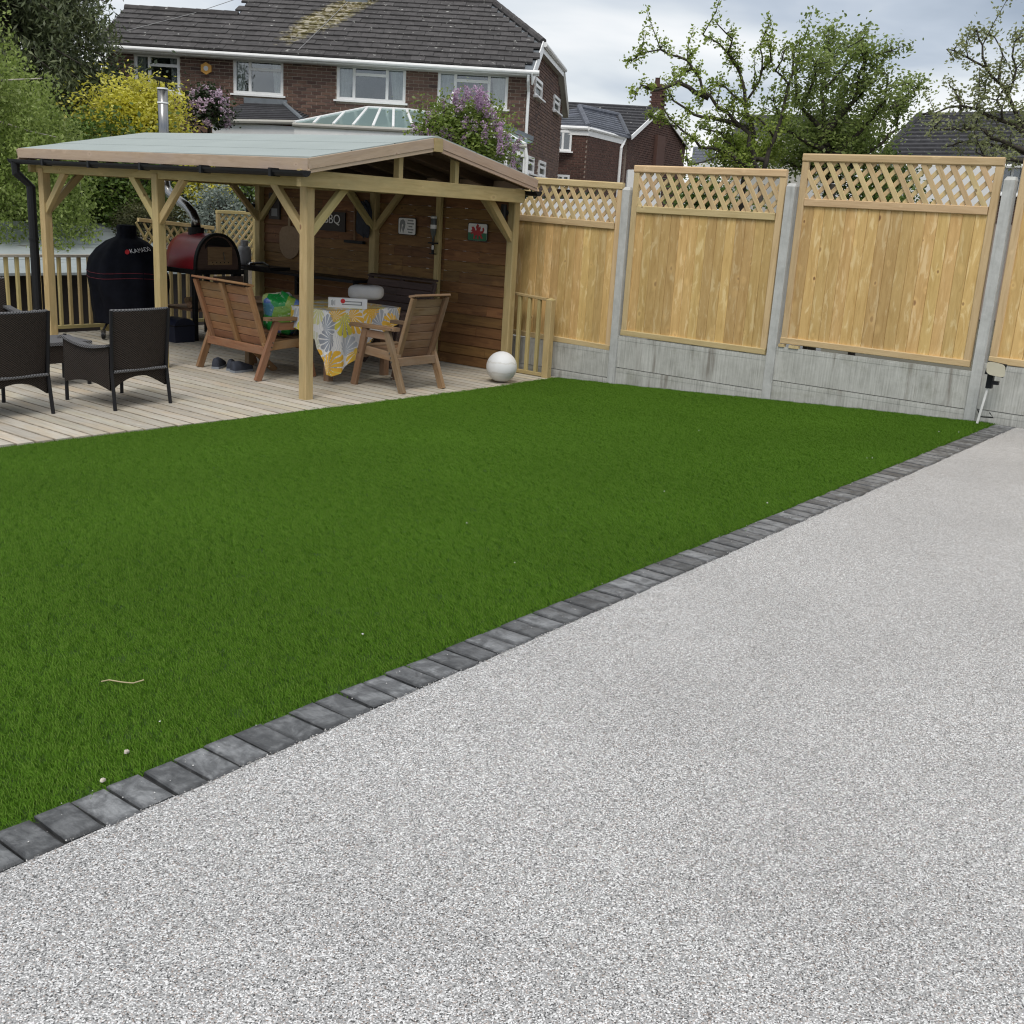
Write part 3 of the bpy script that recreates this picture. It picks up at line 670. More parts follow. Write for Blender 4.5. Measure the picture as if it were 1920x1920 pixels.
bx('ridge_block', 'gazebo_wood', gz, (GXR, GY0 - .016, slope_z(GXR) - .075), (.12, .034, .125))
# gutters, brackets and downpipe
for s, xe in ((-1, GX0 - .06), (1, GX1 + .06)):
    b = MB(); n = 8; zt = 1.805 if s < 0 else 1.79; r_ = .05
    for i in range(n):
        a0, a1 = math.pi + math.pi * i / n, math.pi + math.pi * (i + 1) / n
        q = [(xe + r_ * math.cos(a0), zt + r_ * math.sin(a0)), (xe + r_ * math.cos(a1), zt + r_ * math.sin(a1)), (xe + (r_ - .006) * math.cos(a1), zt + (r_ - .006) * math.sin(a1)), (xe + (r_ - .006) * math.cos(a0), zt + (r_ - .006) * math.sin(a0))]
        b.prism([(u, 7.60, w) for u, w in q], (0, 4.92, 0))
    for yy in (7.597, 12.523): b.prism([(xe + r_ * 1.06 * math.cos(math.pi + math.pi * i / 8), yy, zt + .003 + r_ * 1.06 * math.sin(math.pi + math.pi * i / 8)) for i in range(9)], (0, .02 if yy > 10 else -.02, 0))
    b.build('gutter', 'black_plastic', gz)
    for yy in (8.0, 9.0, 9.98, 10.9, 11.8): bx('gutter_bracket', 'black_plastic', gz, (xe + s * .002, yy, zt - .02), (.112, .035, .072))
MB().tube([(6.69, 12.46, 1.77), (6.69, 12.46, 1.66), (6.835, 12.42, 1.52), (6.835, 12.42, ZD)], .050, 12).build('downpipe', 'black_plastic', gz)
MB().tube([(6.835, 12.42, .92), (6.835, 12.42, .95)], .059, 12).build('pipe_clip', 'black_plastic', gz)
# cladding boards on the fence side, two bays with a stud in the near one
for y0, y1 in ((7.90, 8.90), (8.90, 9.99), (10.09, 12.19)):
    z = ZD + .06
    while z < PT:
        segs = [(y0, y1)] if random.random() < .45 else [(y0, y0 + (y1 - y0) * (k := random.choice([.3, .45, .62, .75])), ), (y0 + (y1 - y0) * k, y1)]
        for a, c in segs:
            plank('cladding_board', 'cladding_wood', gz, (10.03, a + .001, z), (10.03, c - .001, z), .1195, .024, up=(-1, -.0, .10), ch=.007)
        z += .121
for sy in (8.97, ): plank('stud', gw, gz, (9.985, sy, ZD + .02), (9.985, sy, PT), .075, .05, up=(1, 0, 0))
for (lx_, ly, lz, lab) in ((9.90, 7.93, 1.545, 'small black outdoor light fixed to the gazebo corner post by the fence'), (9.86, 12.33, 1.43, 'small black outdoor light on the far back gazebo post')):
    r = empty('wall_light', (lx_, ly, lz), lab, 'wall light'); MB().tube([(lx_, ly, lz - .09), (lx_, ly, lz + .09)], .034, 14).build('lamp_body', 'black_metal', r); MB().tube([(lx_ + .02, ly - .01, lz), (lx_ + .09, ly - .03, lz)], .03, 10).build('wall_plate', 'black_metal', r)
# far railing of the deck
rl_ = empty('balustrade', (6.5, 13.0, ZD), 'timber balustrade with square spindles at the far edge of the deck', 'balustrade')
plank('handrail', 'deck_wood', rl_, (2.5, 13.0, .705), (10.2, 13.0, .705), .075, .035); plank('bottom_rail', gw, rl_, (2.5, 13.0, -.17), (10.2, 13.0, -.17), .05, .045)
x = 2.6
while x < 10.15: plank('spindle', gw, rl_, (x, 13.0, -.15), (x, 13.0, .69), .042, .042, up=(1, 0, 0), ch=.005); x += .135
for x in (2.55, 5.9, 8.08, 10.2): plank('newel', gw, rl_, (x, 13.03, -.4), (x, 13.03, -.02 if x > 8 and x < 9 else .70), .09, .09, up=(1, 0, 0), ch=.006)
# short loose balustrade against the fence
sr = empty('balustrade', (10.13, 7.6, ZD), 'short spare piece of timber balustrade leaning by the white globe', 'balustrade')
plank('handrail', gw, sr, (10.13, 7.88, .655), (10.13, 7.41, .63), .06, .03); plank('bottom_rail', gw, sr, (10.13, 7.86, -.225), (10.13, 7.41, -.225), .045, .04)
for yy in (7.80, 7.66, 7.52): plank('spindle', gw, sr, (10.13, yy, -.215), (10.13, yy, .64), .042, .042, up=(1, 0, 0), ch=.005)
plank('newel', gw, sr, (10.13, 7.365, -.285), (10.13, 7.365, .625), .085, .085, up=(1, 0, 0), ch=.006); MB().add([(10.0865, 7.3215, .626), (10.1735, 7.3215, .626), (10.1735, 7.4085, .626), (10.0865, 7.4085, .626), (10.13, 7.365, .655)], [(0, 1, 4), (1, 2, 4), (2, 3, 4), (3, 0, 4), (3, 2, 1, 0)]).build('newel_cap', gw, sr)
# trellis pieces beyond the deck
tr_ = empty('trellis', (9.4, 13.15, ZD), 'low sloping trellis screen behind the red oven', 'trellis')
plank('top_rail', gw, tr_, (8.70, 13.15, 1.165), (9.90, 13.15, 1.085), .05, .05)
for i in range(11):
    xx = 8.66 + i * .115; plank('trellis_slat', gw, tr_, (xx, 13.14, 1.13 - (xx - 8.7) * .066), (xx + .26, 13.14, .72), .032, .012, up=(0, 1, 0)); plank('trellis_slat', gw, tr_, (xx + .26, 13.155, 1.11 - (xx - 8.7) * .066), (xx, 13.155, .72), .032, .012, up=(0, 1, 0))
tr2 = empty('trellis', (10.2, 13.1, ZD), 'taller framed trellis panel beside the far back gazebo post', 'trellis')
plank('top_rail', gw, tr2, (9.92, 13.1, 1.31), (10.6, 13.1, 1.31), .05, .045); plank('bottom_rail', gw, tr2, (9.92, 13.1, .62), (10.6, 13.1, .62), .05, .045)
for xx in (9.945, 10.575): plank('stile', gw, tr2, (xx, 13.1, ZD - .4), (xx, 13.1, 1.285), .05, .045, up=(0, 1, 0))
for i in range(-5, 6):
    for s in (1, -1):
        pts = []; x0 = 9.97 + i * .115 if s > 0 else 9.97 + (i + 5) * .115
        x1 = x0 + s * .6; u0, u1 = 0, 1
        us = sorted(((9.96 - x0) / (x1 - x0), (10.56 - x0) / (x1 - x0))); lo, hi = max(0, us[0]), min(1, us[1])
        if hi - lo > .1: plank('trellis_slat', gw, tr2, (x0 + (x1 - x0) * lo, 13.1 + s * .007, 1.29 - .65 * lo), (x0 + (x1 - x0) * hi, 13.1 + s * .007, 1.29 - .65 * hi), .032, .012, up=(0, 1, 0))
# ------------------------------------------------------------------ garden furniture
def rattan_chair():
    r = empty('rattan_chair', (0, 0, 0), 'x', 'garden chair', 'dark rattan armchairs on the deck'); R_ = 'rattan'
    # curved reclined back with a slight flare to the top
    b = MB(); n = 10; nz_ = 6
    for side in (0, 1):
        for j in range(nz_ + 1):
            z = .33 + .50 * j / nz_; hw = .265 + .025 * j / nz_
            for i in range(n + 1):
                u = -1 + 2 * i / n; b.v.append((u * hw, -.30 - .045 * j / nz_ - .035 * (1 - u * u) + side * .03, z))
    st = (nz_ + 1) * (n + 1)
    for side in (0, 1):
        for j in range(nz_):
            for i in range(n):
                a = side * st + j * (n + 1) + i; b.f.append((a, a + 1, a + n + 2, a + n + 1))
    for i in range(n): b.f.append((nz_ * (n + 1) + i, nz_ * (n + 1) + i + 1, st + nz_ * (n + 1) + i + 1, st + nz_ * (n + 1) + i)); b.f.append((i, i + 1, st + i + 1, st + i))
    for j in range(nz_):
        for i in (0, n): a = j * (n + 1) + i; b.f.append((a, a + n + 1, st + a + n + 1, st + a))
    b.build('backrest', R_, r)
    tp = [(u * .292, -.328 - .035 * (1 - u * u), .835) for u in [-1 + 2 * i / 10 for i in range(11)]]
    MB().tube(tp, .014, 8).build('back_frame', 'rattan_light', r)
    for s in (-1, 1):
        MB().tube([(s * .29, -.345, .0), (s * .283, -.31, .33), (s * .292, -.345, .84)], .016, 8).build('leg', 'black_metal', r)
        MB().tube([(s * .285, .32, 0), (s * .285, .31, .58)], .016, 8).build('leg', 'black_metal', r)
        # arm: woven side panel with a dipped top and an arched bottom
        b = MB(); n = 12
        for side in (0, 1):
            for i in range(n + 1):
                u = i / n; y = -.30 + .62 * u; zt = .575 - .05 * math.sin(math.pi * u) - .03 * (1 - u); zb = .165 + .05 * math.sin(math.pi * u)
                xx = s * (.27 + side * .03)
                b.v += [(xx, y, zb), (xx, y, zt)]
        for side in (0, 1):
            for i in range(n): a = side * (2 * n + 2) + 2 * i; b.f.append((a, a + 2, a + 3, a + 1))
        for i in range(n): a = 2 * i; c = a + 2 * n + 2; b.f += [(a + 1, a + 3, c + 3, c + 1), (a, a + 2, c + 2, c)]
        b.build('arm_panel', R_, r)
        b = MB(); 
        for i in range(n + 1):
            u = i / n; y = -.30 + .66 * u; zt = .588 - .05 * math.sin(math.pi * u) - .03 * (1 - u) - (.03 if i == n else 0)
            b.v += [(s * .245, y, zt), (s * .325, y, zt), (s * .325, y, zt - .022), (s * .245, y, zt - .022)]
        for i in range(n):
            a = 4 * i
            for k in range(4): b.f.append((a + k, a + (k + 1) % 4, a + 4 + (k + 1) % 4, a + 4 + k))
        b.f += [(3, 2, 1, 0), tuple(4 * n + k for k in range(4))]
        b.build('armrest', 'rattan_light', r)  # light-grey reflection on the arm tops put into the colour
    for y in (-.305, .30):
        b = MB(); n = 12
        for side in (0, 1):
            for i in range(n + 1):
                u = -1 + 2 * i / n; b.v += [(u * .275, y + side * .022, .17 + .10 * (1 - u * u)), (u * .275, y + side * .022, .325)]
        for side in (0, 1):
            for i in range(n): a = side * (2 * n + 2) + 2 * i; b.f.append((a, a + 2, a + 3, a + 1))
        for i in range(n): a = 2 * i; c = a + 2 * n + 2; b.f += [(a + 1, a + 3, c + 3, c + 1), (a, a + 2, c + 2, c)]
        b.build('apron', R_, r)
    MB().box((0, 0, .335), (.54, .58, .03)).build('seat', R_, r)
    MB().tube([(-.27, -.327, .325), (.27, -.327, .325)], .013, 8).build('back_rail', 'rattan_light', r)
    return r
ch0 = rattan_chair(); m0 = at((5.435, 8.61, ZD), .08); ch0.matrix_basis = m0; WM[ch0.name] = m0; ch0['label'] = 'whole dark rattan armchair seen from behind, in front of the covered barbecue'
def rattan_at(loc, rz, label): return copy_tree(ch0, at(loc, rz), label=label)
rattan_at((4.385, 8.72, ZD), .10, 'dark rattan armchair cut off at the left edge, back to the viewer')
rattan_at((5.62, 11.06, ZD), math.pi, 'rattan armchair beyond the other two, facing the viewer, mostly cut off')
ct = empty('side_table', (5.5, 9.75, ZD), 'low dark rattan table half hidden between the two front armchairs', 'side table')
bx('table_top', 'rattan_light', ct, (5.5, 9.75, .15), (.5, .5, .03)); bx('apron', 'rattan', ct, (5.5, 9.75, .05), (.46, .46, .16)); 
for sx in (-.22, .22):
    for sy in (-.22, .22): plank('leg', 'black_metal', ct, (5.5 + sx, 9.75 + sy, ZD), (5.5 + sx, 9.75 + sy, .135), .03, .03, up=(1, 0, 0))

def timber_seat(name, width, nback, m, label, cat, loc, rz, group):
    """companion-style garden seat facing +Y; nback back panels side by side"""
    r = empty(name, (0, 0, 0), label, cat, group); hw = width / 2
    for s in (-1, 1):
        xo = s * (hw + .022)
        plank('leg', m, r, (xo, .40, 0), (xo, .24, .60), .075, .042, up=(1, 0, 0)); plank('leg', m, r, (xo, -.30, 0), (xo, -.06, .60), .075, .042, up=(1, 0, 0))
        plank('armrest', m, r, (xo, -.20, .625), (xo, .44, .615), .085, .036); plank('side_rail', m, r, (xo - s * .042, -.20, .335), (xo - s * .042, .36, .375), .085, .04, up=(1, 0, 0))
        plank('arm_brace', m, r, (xo - s * .002, -.10, .545), (xo - s * .002, .26, .545), .075, .03, up=(1, 0, 0))
        b = MB()
        for yy, zz in ((-.17, .15), (-.14, .34), (-.155, .30), (-.125, .385), (.32, .34), (.33, .38)):
            b.tube([(xo + s * .02, yy, zz), (xo + s * .027, yy, zz)], .008, 8)
        b.tube([(xo + s * .038, -.16, .625), (xo + s * .045, -.16, .625)], .008, 8)
        b.build('bolts', 'steel', r)
    def bp(u): return V((0, -.13 - .20 * u, .32 + .625 * u))    # back line
    nrm = (bp(1) - bp(0)).normalized(); nv = V((1, 0, 0)).cross(nrm)
    xs = [-hw + .035 + (width - .07) * i / nback for i in range(nback + 1)]
    for xx in xs: plank('back_post', m, r, bp(-.06) + V((xx, -.03, 0)), bp(1) + V((xx, -.03, 0)), .06, .04, up=nv)
    for k in range(nback):
        x0, x1 = xs[k] + .0, xs[k + 1] - .0
        for i in range(7):
            p = bp(.10 + .135 * i); plank('back_slat', m, r, p + V((x0, 0, 0)), p + V((x1, 0, 0)), .083, .02, up=nv)
        plank('top_cap', m, r, bp(1.02) + V((x0 - .025, -.02, .008)), bp(1.02) + V((x1 + (.025 if k == nback - 1 else -.03), -.02, .008 - .004 * k)), .085, .022, up=(0, .2, 1))
    for i in range(5):
        y = -.10 + .105 * i; z = .385 - .02 * math.sin(math.pi * i / 4) + .02 * (i / 4); plank('seat_slat', m, r, (-hw + .01, y, z), (hw - .01, y, z), .09, .022, up=(0, -.04, 1))
    plank('rear_rail', m, r, (-hw, -.19, .30), (hw, -.19, .30), .085, .038, up=(0, 1, 0)); plank('front_rail', m, r, (-hw, .31, .33), (hw, .31, .33), .075, .035, up=(0, 1, 0))
    if nback > 1: plank('middle_leg', m, r, (0, .30, 0), (0, -.10, .36), .07, .04, up=(1, 0, 0))
    mw = at(loc, rz); r.matrix_basis = mw; WM[r.name] = mw
    return r
timber_seat('garden_bench', 1.02, 2, 'bench_wood', 'brown two-back timber bench with its back to the viewer', 'bench', (7.50, 9.34, ZD), -math.pi / 2 - .07, None)
timber_seat('garden_chair', .54, 1, 'chair_wood', 'weathered single timber armchair at the near end of the table', 'garden chair', (8.19, 7.79, ZD), -.01, None)
timber_seat('garden_bench', 1.12, 2, 'dark_bench_wood', 'dark timber bench behind the table, along the clad wall', 'bench', (9.42, 9.34, ZD), math.pi / 2, None)
tb = empty('dining_table', (8.22, 9.1, ZD), 'timber table under the leaf-print cloth', 'table')
for xx in (7.80, 8.62):
    for yy in (8.47, 9.75): plank('leg', 'chair_wood', tb, (xx, yy, ZD), (xx, yy, .455), .075, .075, up=(1, 0, 0))
for i in range(7): plank('top_board', 'chair_wood', tb, (7.78 + i * .147, 8.36, .475), (7.78 + i * .147, 9.88, .475), .14, .03)
for yy in (8.47, 9.75): plank('apron', 'chair_wood', tb, (7.84, yy, .41), (8.58, yy, .41), .08, .03, up=(0, 1, 0))
for xx in (7.80, 8.62): plank('apron', 'chair_wood', tb, (xx, 8.5, .41), (xx, 9.7, .41), .08, .03, up=(1, 0, 0))
# cloth: a top sheet and a hanging skirt with folds
b = MB(); b.uv = []
tx0, tx1, ty0, ty1, tz = 7.665, 8.70, 8.325, 9.25, .4955
path = [(tx0, ty1 - (ty1 - ty0) * i / 14, 'L') for i in range(14)] + [(tx0 + (tx1 - tx0) * i / 34, ty0, 'F') for i in range(35)] + [(tx1, ty0 + (ty1 - ty0) * i / 12, 'R') for i in range(1, 13)]
def interp(t_, pts):
    for (a, c), (d, e_) in zip(pts, pts[1:]):
        if t_ <= d: return c + (e_ - c) * (t_ - a) / (d - a)
    return pts[-1][1]
rows = 14; cs = 0; last = None
for i, (px, py, sd_) in enumerate(path):
    if last: cs += math.hypot(px - last[0], py - last[1])
    last = (px, py)
    if sd_ == 'L': hang = interp(ty1 - py, [(0, .12), (.5, .22), (.75, .32), (.93, .62)]); out = V((-1, 0, 0))
    elif sd_ == 'F': hang = interp(px - tx0, [(0, .62), (.08, .655), (.40, .45), (.60, .32), (.9, .19), (1.04, .16)]); out = V((0, -1, 0))
    else: hang = .16; out = V((1, 0, 0))
    cd_ = min(abs(px - tx0) + abs(py - ty0), abs(px - tx1) + abs(py - ty0))
    if cd_ < .10: out = (V((-1, -1, 0)) if px < 8.2 else V((1, -1, 0))).normalized() * (1.15)
    for j in range(rows + 1):
        u = j / rows; f_ = math.sin(cs * 15 + .5) * .030 + math.sin(cs * 31) * .010
        o_ = .006 + u * hang * .12 + f_ * u ** .8; zz = tz - hang * (u if u > .06 else u) 
        p = V((px, py, zz)) + out * o_
        if sd_ == 'F' and px < tx0 + .3: p += V((-.05 * u * u, -.03 * u, 0))
        b.v.append(tuple(p)); b.uv.append((cs, -hang * u))
for i in range(len(path) - 1):
    for j in range(rows): a = i * (rows + 1) + j; b.f.append((a, a + 1, a + rows + 2, a + rows + 1))
n0 = len(b.v); gx, gy = 10, 10
for i in range(gx + 1):
    for j in range(gy + 1):
        xx = tx0 + (tx1 - tx0) * i / gx; yy = ty0 + (ty1 - ty0) * j / gy; b.v.append((xx, yy, tz + .0005 + .003 * math.sin(xx * 11) * math.sin(yy * 9) * (0 if i in (0, gx) or j in (0, gy) else 1) + .001)); b.uv.append((xx - tx0 + .9, yy - ty0))
for i in range(gx):
    for j in range(gy): a = n0 + i * (gy + 1) + j; b.f.append((a, a + 1, a + gy + 2, a + gy + 1))
tcl = b.build('tablecloth', 'tablecloth_print', smooth=True, fix=False); tag(tcl, 'white tablecloth with yellow and grey leaf print hanging to a point', 'tablecloth')
# box, cushion, bag, shoes
bc = V((8.02, 8.44, .545)); bxr = RH * .93 + V((0, 0, 0)); bdir = (RH + FH * .1).normalized()
bo = empty('product_box', (bc.x, bc.y, .4975), 'white cardboard box with a red dot lying on the tablecloth', 'box'); nrm_ = V((0, 0, 1)).cross(bdir) * -1
if nrm_.dot(FH) > 0: nrm_ = -nrm_
bc = V((8.06, 8.47, .548)); bx('carton', 'print_white', bo, bc, (.40, .07, .10), bdir)
fc = bc + nrm_ * .0355
for dz, hh in ((.017, .009), (-.013, .009)): bx('printed_bar', 'print_grey', bo, fc + bdir * .04 + V((0, 0, dz)), (.20, .002, hh), bdir)
bx('printed_bar', 'print_grey', bo, fc + bdir * .142 + V((0, 0, .002)), (.012, .002, .04), bdir)
MB().tube([fc - nrm_ * .0005 - bdir * .05 + V((0, 0, .02)), fc + nrm_ * .002 - bdir * .05 + V((0, 0, .02))], .024, 20).build('red_dot', 'logo_red', bo)
for k in range(4): bx('small_print', 'print_grey', bo, fc - bdir * (.168 - k * .012) + V((0, 0, .0)), (.005, .0015, (.05, .06, .04, .055)[k]), bdir)
cu = MB()
for j in range(9):
    ph = -math.pi / 2 + math.pi * j / 8
    for i in range(28):
        a = 2 * math.pi * i / 28; ca, sa = math.cos(a), math.sin(a); rr = max(abs(math.cos(ph)), .02) ** .35
        cu.v.append(tuple(V((8.86, 9.02, .592)) + bdir * (.195 * rr * math.copysign(abs(ca) ** .6, ca)) + FH * (.17 * rr * math.copysign(abs(sa) ** .6, sa)) + V((0, 0, .078 * math.copysign(abs(math.sin(ph)) ** .7, ph)))))
for j in range(8):
    for i in range(28): cu.f.append((j * 28 + i, j * 28 + (i + 1) % 28, (j + 1) * 28 + (i + 1) % 28, (j + 1) * 28 + i))
tag(cu.build('cushion', 'cushion_cloth', smooth=True), 'plump off-white cushion on the table behind the box', 'cushion')
def lump(name, m, c, d, label, cat, seed, x=(1, 0, 0), pw=.7, wob=.08, group=None, parent=None):
    x, y, z = basis(V(x), V((0, 0, 1))); b = MB(); r = random.Random(seed); ph = [r.uniform(0, 6) for _ in range(6)]
    for j in range(13):
        th = -math.pi / 2 + math.pi * j / 12
        for i in range(24):
            a = 2 * math.pi * i / 24; ca, sa, cp, sp = math.cos(a), math.sin(a), max(math.cos(th), .01), math.sin(th)
            k = 1 + wob * (math.sin(3 * a + ph[0] + 2 * th) + .7 * math.sin(5 * th + ph[1] + a) + .5 * math.sin(7 * a + ph[2]))
            b.v.append(tuple(V(c) + x * (d[0] * k * math.copysign(abs(ca) ** pw, ca) * cp ** pw) + y * (d[1] * k * math.copysign(abs(sa) ** pw, sa) * cp ** pw) + z * (d[2] * k * math.copysign(abs(sp) ** pw, sp))))
    for j in range(12):
        for i in range(24): b.f.append((j * 24 + i, j * 24 + (i + 1) % 24, (j + 1) * 24 + (i + 1) % 24, (j + 1) * 24 + i))
    o = b.build(name, m, parent, smooth=True)
    if parent is None: tag(o, label, cat, group)
    return o
lump('plastic_sack', 'bag_print', (7.68, 9.08, .39), (.19, .16, .20), 'crumpled green and blue plastic sack standing on the bench seat', 'sack', 4, bdir, .6, .10)
def shoe(loc, rz, label):
    r = empty('shoe', (0, 0, 0), label, 'shoe', 'dark shoes under the bench')
    def foot(t_): return .040 + .012 * math.sin(math.pi * min(1, t_ * 1.25)) - (.02 if t_ > .93 else 0)
    b = MB(); n = 10
    for t_ in [i / n for i in range(n + 1)]:
        w = foot(t_); b.v += [(w, -.14 + .28 * t_, 0), (w, -.14 + .28 * t_, .022), (-w, -.14 + .28 * t_, .022), (-w, -.14 + .28 * t_, 0)]
    for i in range(n):
        for k in range(4): b.f.append((4 * i + k, 4 * i + (k + 1) % 4, 4 * i + 4 + (k + 1) % 4, 4 * i + 4 + k))
    b.f += [(3, 2, 1, 0), tuple(4 * n + k for k in range(4))]; b.build('sole', 'shoe_sole', r)
    b = MB(); m_ = 8
    for t_ in [i / n for i in range(n + 1)]:
        w = foot(t_) * .93; h = .095 if t_ < .35 else .095 - .06 * (t_ - .35) / .65
        for k in range(m_ + 1): a = math.pi * k / m_; b.v.append((w * math.cos(a), -.135 + .27 * t_, .0235 + h * math.sin(a) ** .8))
    for i in range(n):
        for k in range(m_): a = i * (m_ + 1) + k; b.f.append((a, a + 1, a + m_ + 2, a + m_ + 1))
    b.f += [tuple(range(m_ + 1)), tuple(n * (m_ + 1) + k for k in range(m_, -1, -1))]
    b.build('upper', 'slate_blue_cloth', r, smooth=True)
    mw = at(loc, rz); r.matrix_basis = mw; WM[r.name] = mw
for (lx_, ly, rz, lab) in ((7.42, 9.78, -1.0, 'dark shoe with a grey sole, nearest the left bench leg'), (7.46, 9.62, -.8, 'middle dark shoe of the three under the bench'), (7.44, 9.42, -1.5, 'dark flat shoe nearest the right bench leg')): shoe((lx_, ly, ZD), rz, lab)
# globe lamp
gl_ = MB().lathe((9.384, 7.43, ZD + .17), [(.168 * math.cos(a), .168 * math.sin(a)) for a in [-math.pi / 2 + .45 + (math.pi - .46) * i / 22 for i in range(23)]], 36).build('globe_lamp', 'globe_white', smooth=True, origin=(9.384, 7.43, ZD + .17))
tag(gl_, 'white plastic globe lamp standing on the deck edge', 'globe lamp')
# ------------------------------------------------------------------ barbecue corner
kx, ky = 7.97, 12.3
def kw(a, z): return 1 + .035 * math.sin(3 * a + 9 * z) + .025 * math.sin(7 * a + 3 * z) + .02 * math.sin(13 * a)
km = empty('kamado_barbecue', (kx, ky, ZD), 'egg-shaped barbecue under a black fabric cover with a printed logo', 'barbecue')
prof = [(.02, 1.13), (.105, 1.125), (.118, 1.10), (.112, 1.03), (.128, .985), (.24, .93), (.34, .84), (.42, .72), (.455, .60), (.470, .52), (.468, .40), (.455, .28), (.43, .12), (.41, .02), (.415, -.05), (.38, -.055)]
prof = [(r_, z) for r_, z in reversed(prof)]
def kr(z):
    for (r0, z0), (r1, z1) in zip(prof, prof[1:]):
        if z0 <= z <= z1: return r0 + (r1 - r0) * (z - z0) / (z1 - z0)
    return .4
pf2 = []
for (r0, z0), (r1, z1) in zip(prof, prof[1:]):
    for q in range(3): pf2.append((r0 + (r1 - r0) * q / 3, z0 + (z1 - z0) * q / 3))
pf2.append(prof[-1])
MB().lathe((kx, ky, 0), pf2, 64, kw).build('cover', 'cover_fabric', km, smooth=True)
for zz in (.565, .505):
    b = MB(); pts = []
    for k in range(49):
        a = 2 * math.pi * k / 48; z2 = zz + .012 * math.sin(3 * a + 1); rr = kr(z2) * kw(a, z2) + .001; pts.append((kx + rr * math.cos(a), ky + rr * math.sin(a), z2))
    b.tube(pts, .0035, 5, False).build('piping', 'piping_red', km)
# lettering wrapped on the cover, facing the viewer
def wrap(me, a0, z0, name, m):
    for v in me.vertices:
        x_, y_, d_ = v.co; z2 = z0 + y_ * .93 + x_ * .10; rr0 = kr(z2); a = a0 + x_ / rr0; rr = rr0 * kw(a, z2) + .004 + d_; v.co = (kx + rr * math.cos(a), ky + rr * math.sin(a), z2)
    o = bpy.data.objects.new(name, me); me.materials.clear(); me.materials.append(M[m]); link(o, km, Matrix.Identity(4))
    o.matrix_basis = WM[km.name].inverted()
fa = math.atan2(-ky, -kx)
wrap(text_mesh('KAMADO', .072), fa + .53, .845, 'lettering', 'print_white')
b = MB(); b.prism([(0.026 * math.cos(2 * math.pi * k / 16), .030 * math.sin(2 * math.pi * k / 16), 0) for k in range(16)], (0, 0, .002)); me = bpy.data.meshes.new('emblem'); me.from_pydata(b.v, [], b.f); wrap(me, fa + .0, .822, 'emblem', 'logo_red')
for k, (ax, ay) in enumerate(((-.40, -.05), (.28, -.30), (.0, .35), (-.1, -.38))):
    MB().tube([(kx + ax * .55, ky + ay * .55, .1), (kx + ax, ky + ay, -.13)], .014, 8).build('cart_leg', 'black_metal', km)
    w_ = MB().tube([(kx + ax - .013, ky + ay + .012, -.19), (kx + ax + .013, ky + ay - .012, -.19)], .05, 18).build('caster', 'black_plastic', km)
    MB().tube([(kx + ax - .016, ky + ay + .015, -.19), (kx + ax + .016, ky + ay - .015, -.19)], .034, 16).build('wheel_hub', 'steel', w_); bx('fork', 'steel', w_, (kx + ax, ky + ay, -.148), (.045, .045, .035))
# red oven
ox0, ox1, oyf, oyb, oz = 8.53, 9.21, 11.70, 12.42, .63; oxc = (ox0 + ox1) / 2; orr = (ox1 - ox0) / 2
ov = empty('pizza_oven', (oxc, 12.05, ZD), 'red vaulted wood-fired oven with a steel flue', 'oven')
def arch(sc=1.0, n=20, hgt=.44): return [(oxc + orr * sc * math.cos(math.pi - math.pi * k / n) * (1.0), oz + hgt * sc * math.sin(math.pi * k / n) ** .85) for k in range(n + 1)]
b = MB(); n = 20; rings = [(oyf + .012, 1.0), (oyb - .18, 1.0), (oyb - .07, .95), (oyb - .02, .84), (oyb, .6)]
for yy, sc in rings: b.v += [(u, yy, w) for u, w in arch(sc, n)]
for i in range(len(rings) - 1):
    for k in range(n): a = i * (n + 1) + k; b.f.append((a, a + 1, a + n + 2, a + n + 1))
b.f += [tuple((len(rings) - 1) * (n + 1) + k for k in range(n + 1))]
b.build('dome', 'oven_red', ov, smooth=True)
b = MB(); b.prism([(u, oyf, w) for u, w in arch(1.0, n)], (0, .02, 0)); b.build('front', 'oven_wood', ov)
b = MB(); ar = arch(1.03, n); ai = arch(.955, n)
for k in range(n):
    b.prism([(ar[k][0], oyf - .02, ar[k][1]), (ar[k + 1][0], oyf - .02, ar[k + 1][1]), (ai[k + 1][0], oyf - .02, ai[k + 1][1]), (ai[k][0], oyf - .02, ai[k][1])], (0, .05, 0))
b.build('front_rim', 'oven_black', ov)
b = MB(); b.prism([(oxc - .15, oyf - .014, oz + .30)] + [(oxc + .19 * math.cos(math.pi - math.pi * k / 10), oyf - .014, oz + .26 + .14 * math.sin(math.pi * k / 10)) for k in range(11)] + [(oxc + .15, oyf - .014, oz + .28)], (0, .02, 0)); b.build('smoke_mouth', 'oven_black', ov)
dr = bx('door', 'log_wood', ov, (oxc + .02, oyf - .02, oz + .17), (.36, .022, .22)); b = MB()
for k in range(5): b.tube([(oxc - .10 + k * .06, oyf - .032, oz + .09), (oxc - .10 + k * .06, oyf - .030, oz + .09)], .008, 8)
b.build('vent_hole', 'oven_black', dr); MB().tube([(oxc + .05, oyf - .05, oz + .22), (oxc + .07, oyf - .05, oz + .12)], .006, 6).build('handle', 'steel', dr)
bx('base', 'oven_black', ov, (oxc, 12.06, oz - .03), (.76, .80, .055)); bx('shelf', 'log_wood', ov, (oxc, 12.06, .12), (.66, .70, .03))
for sx in (-.34, .34):
    for sy in (-.34, .34): plank('leg', 'oven_black', ov, (oxc + sx, 12.06 + sy, ZD), (oxc + sx, 12.06 + sy, oz - .06), .055, .055, up=(1, 0, 0))
for k in range(3): plank('front_board', 'oven_wood', ov, (oxc - .10, oyf - .04, .50 - k * .105), (oxc + .36, oyf - .04, .50 - k * .105), .10, .02, up=(0, -1, 0))
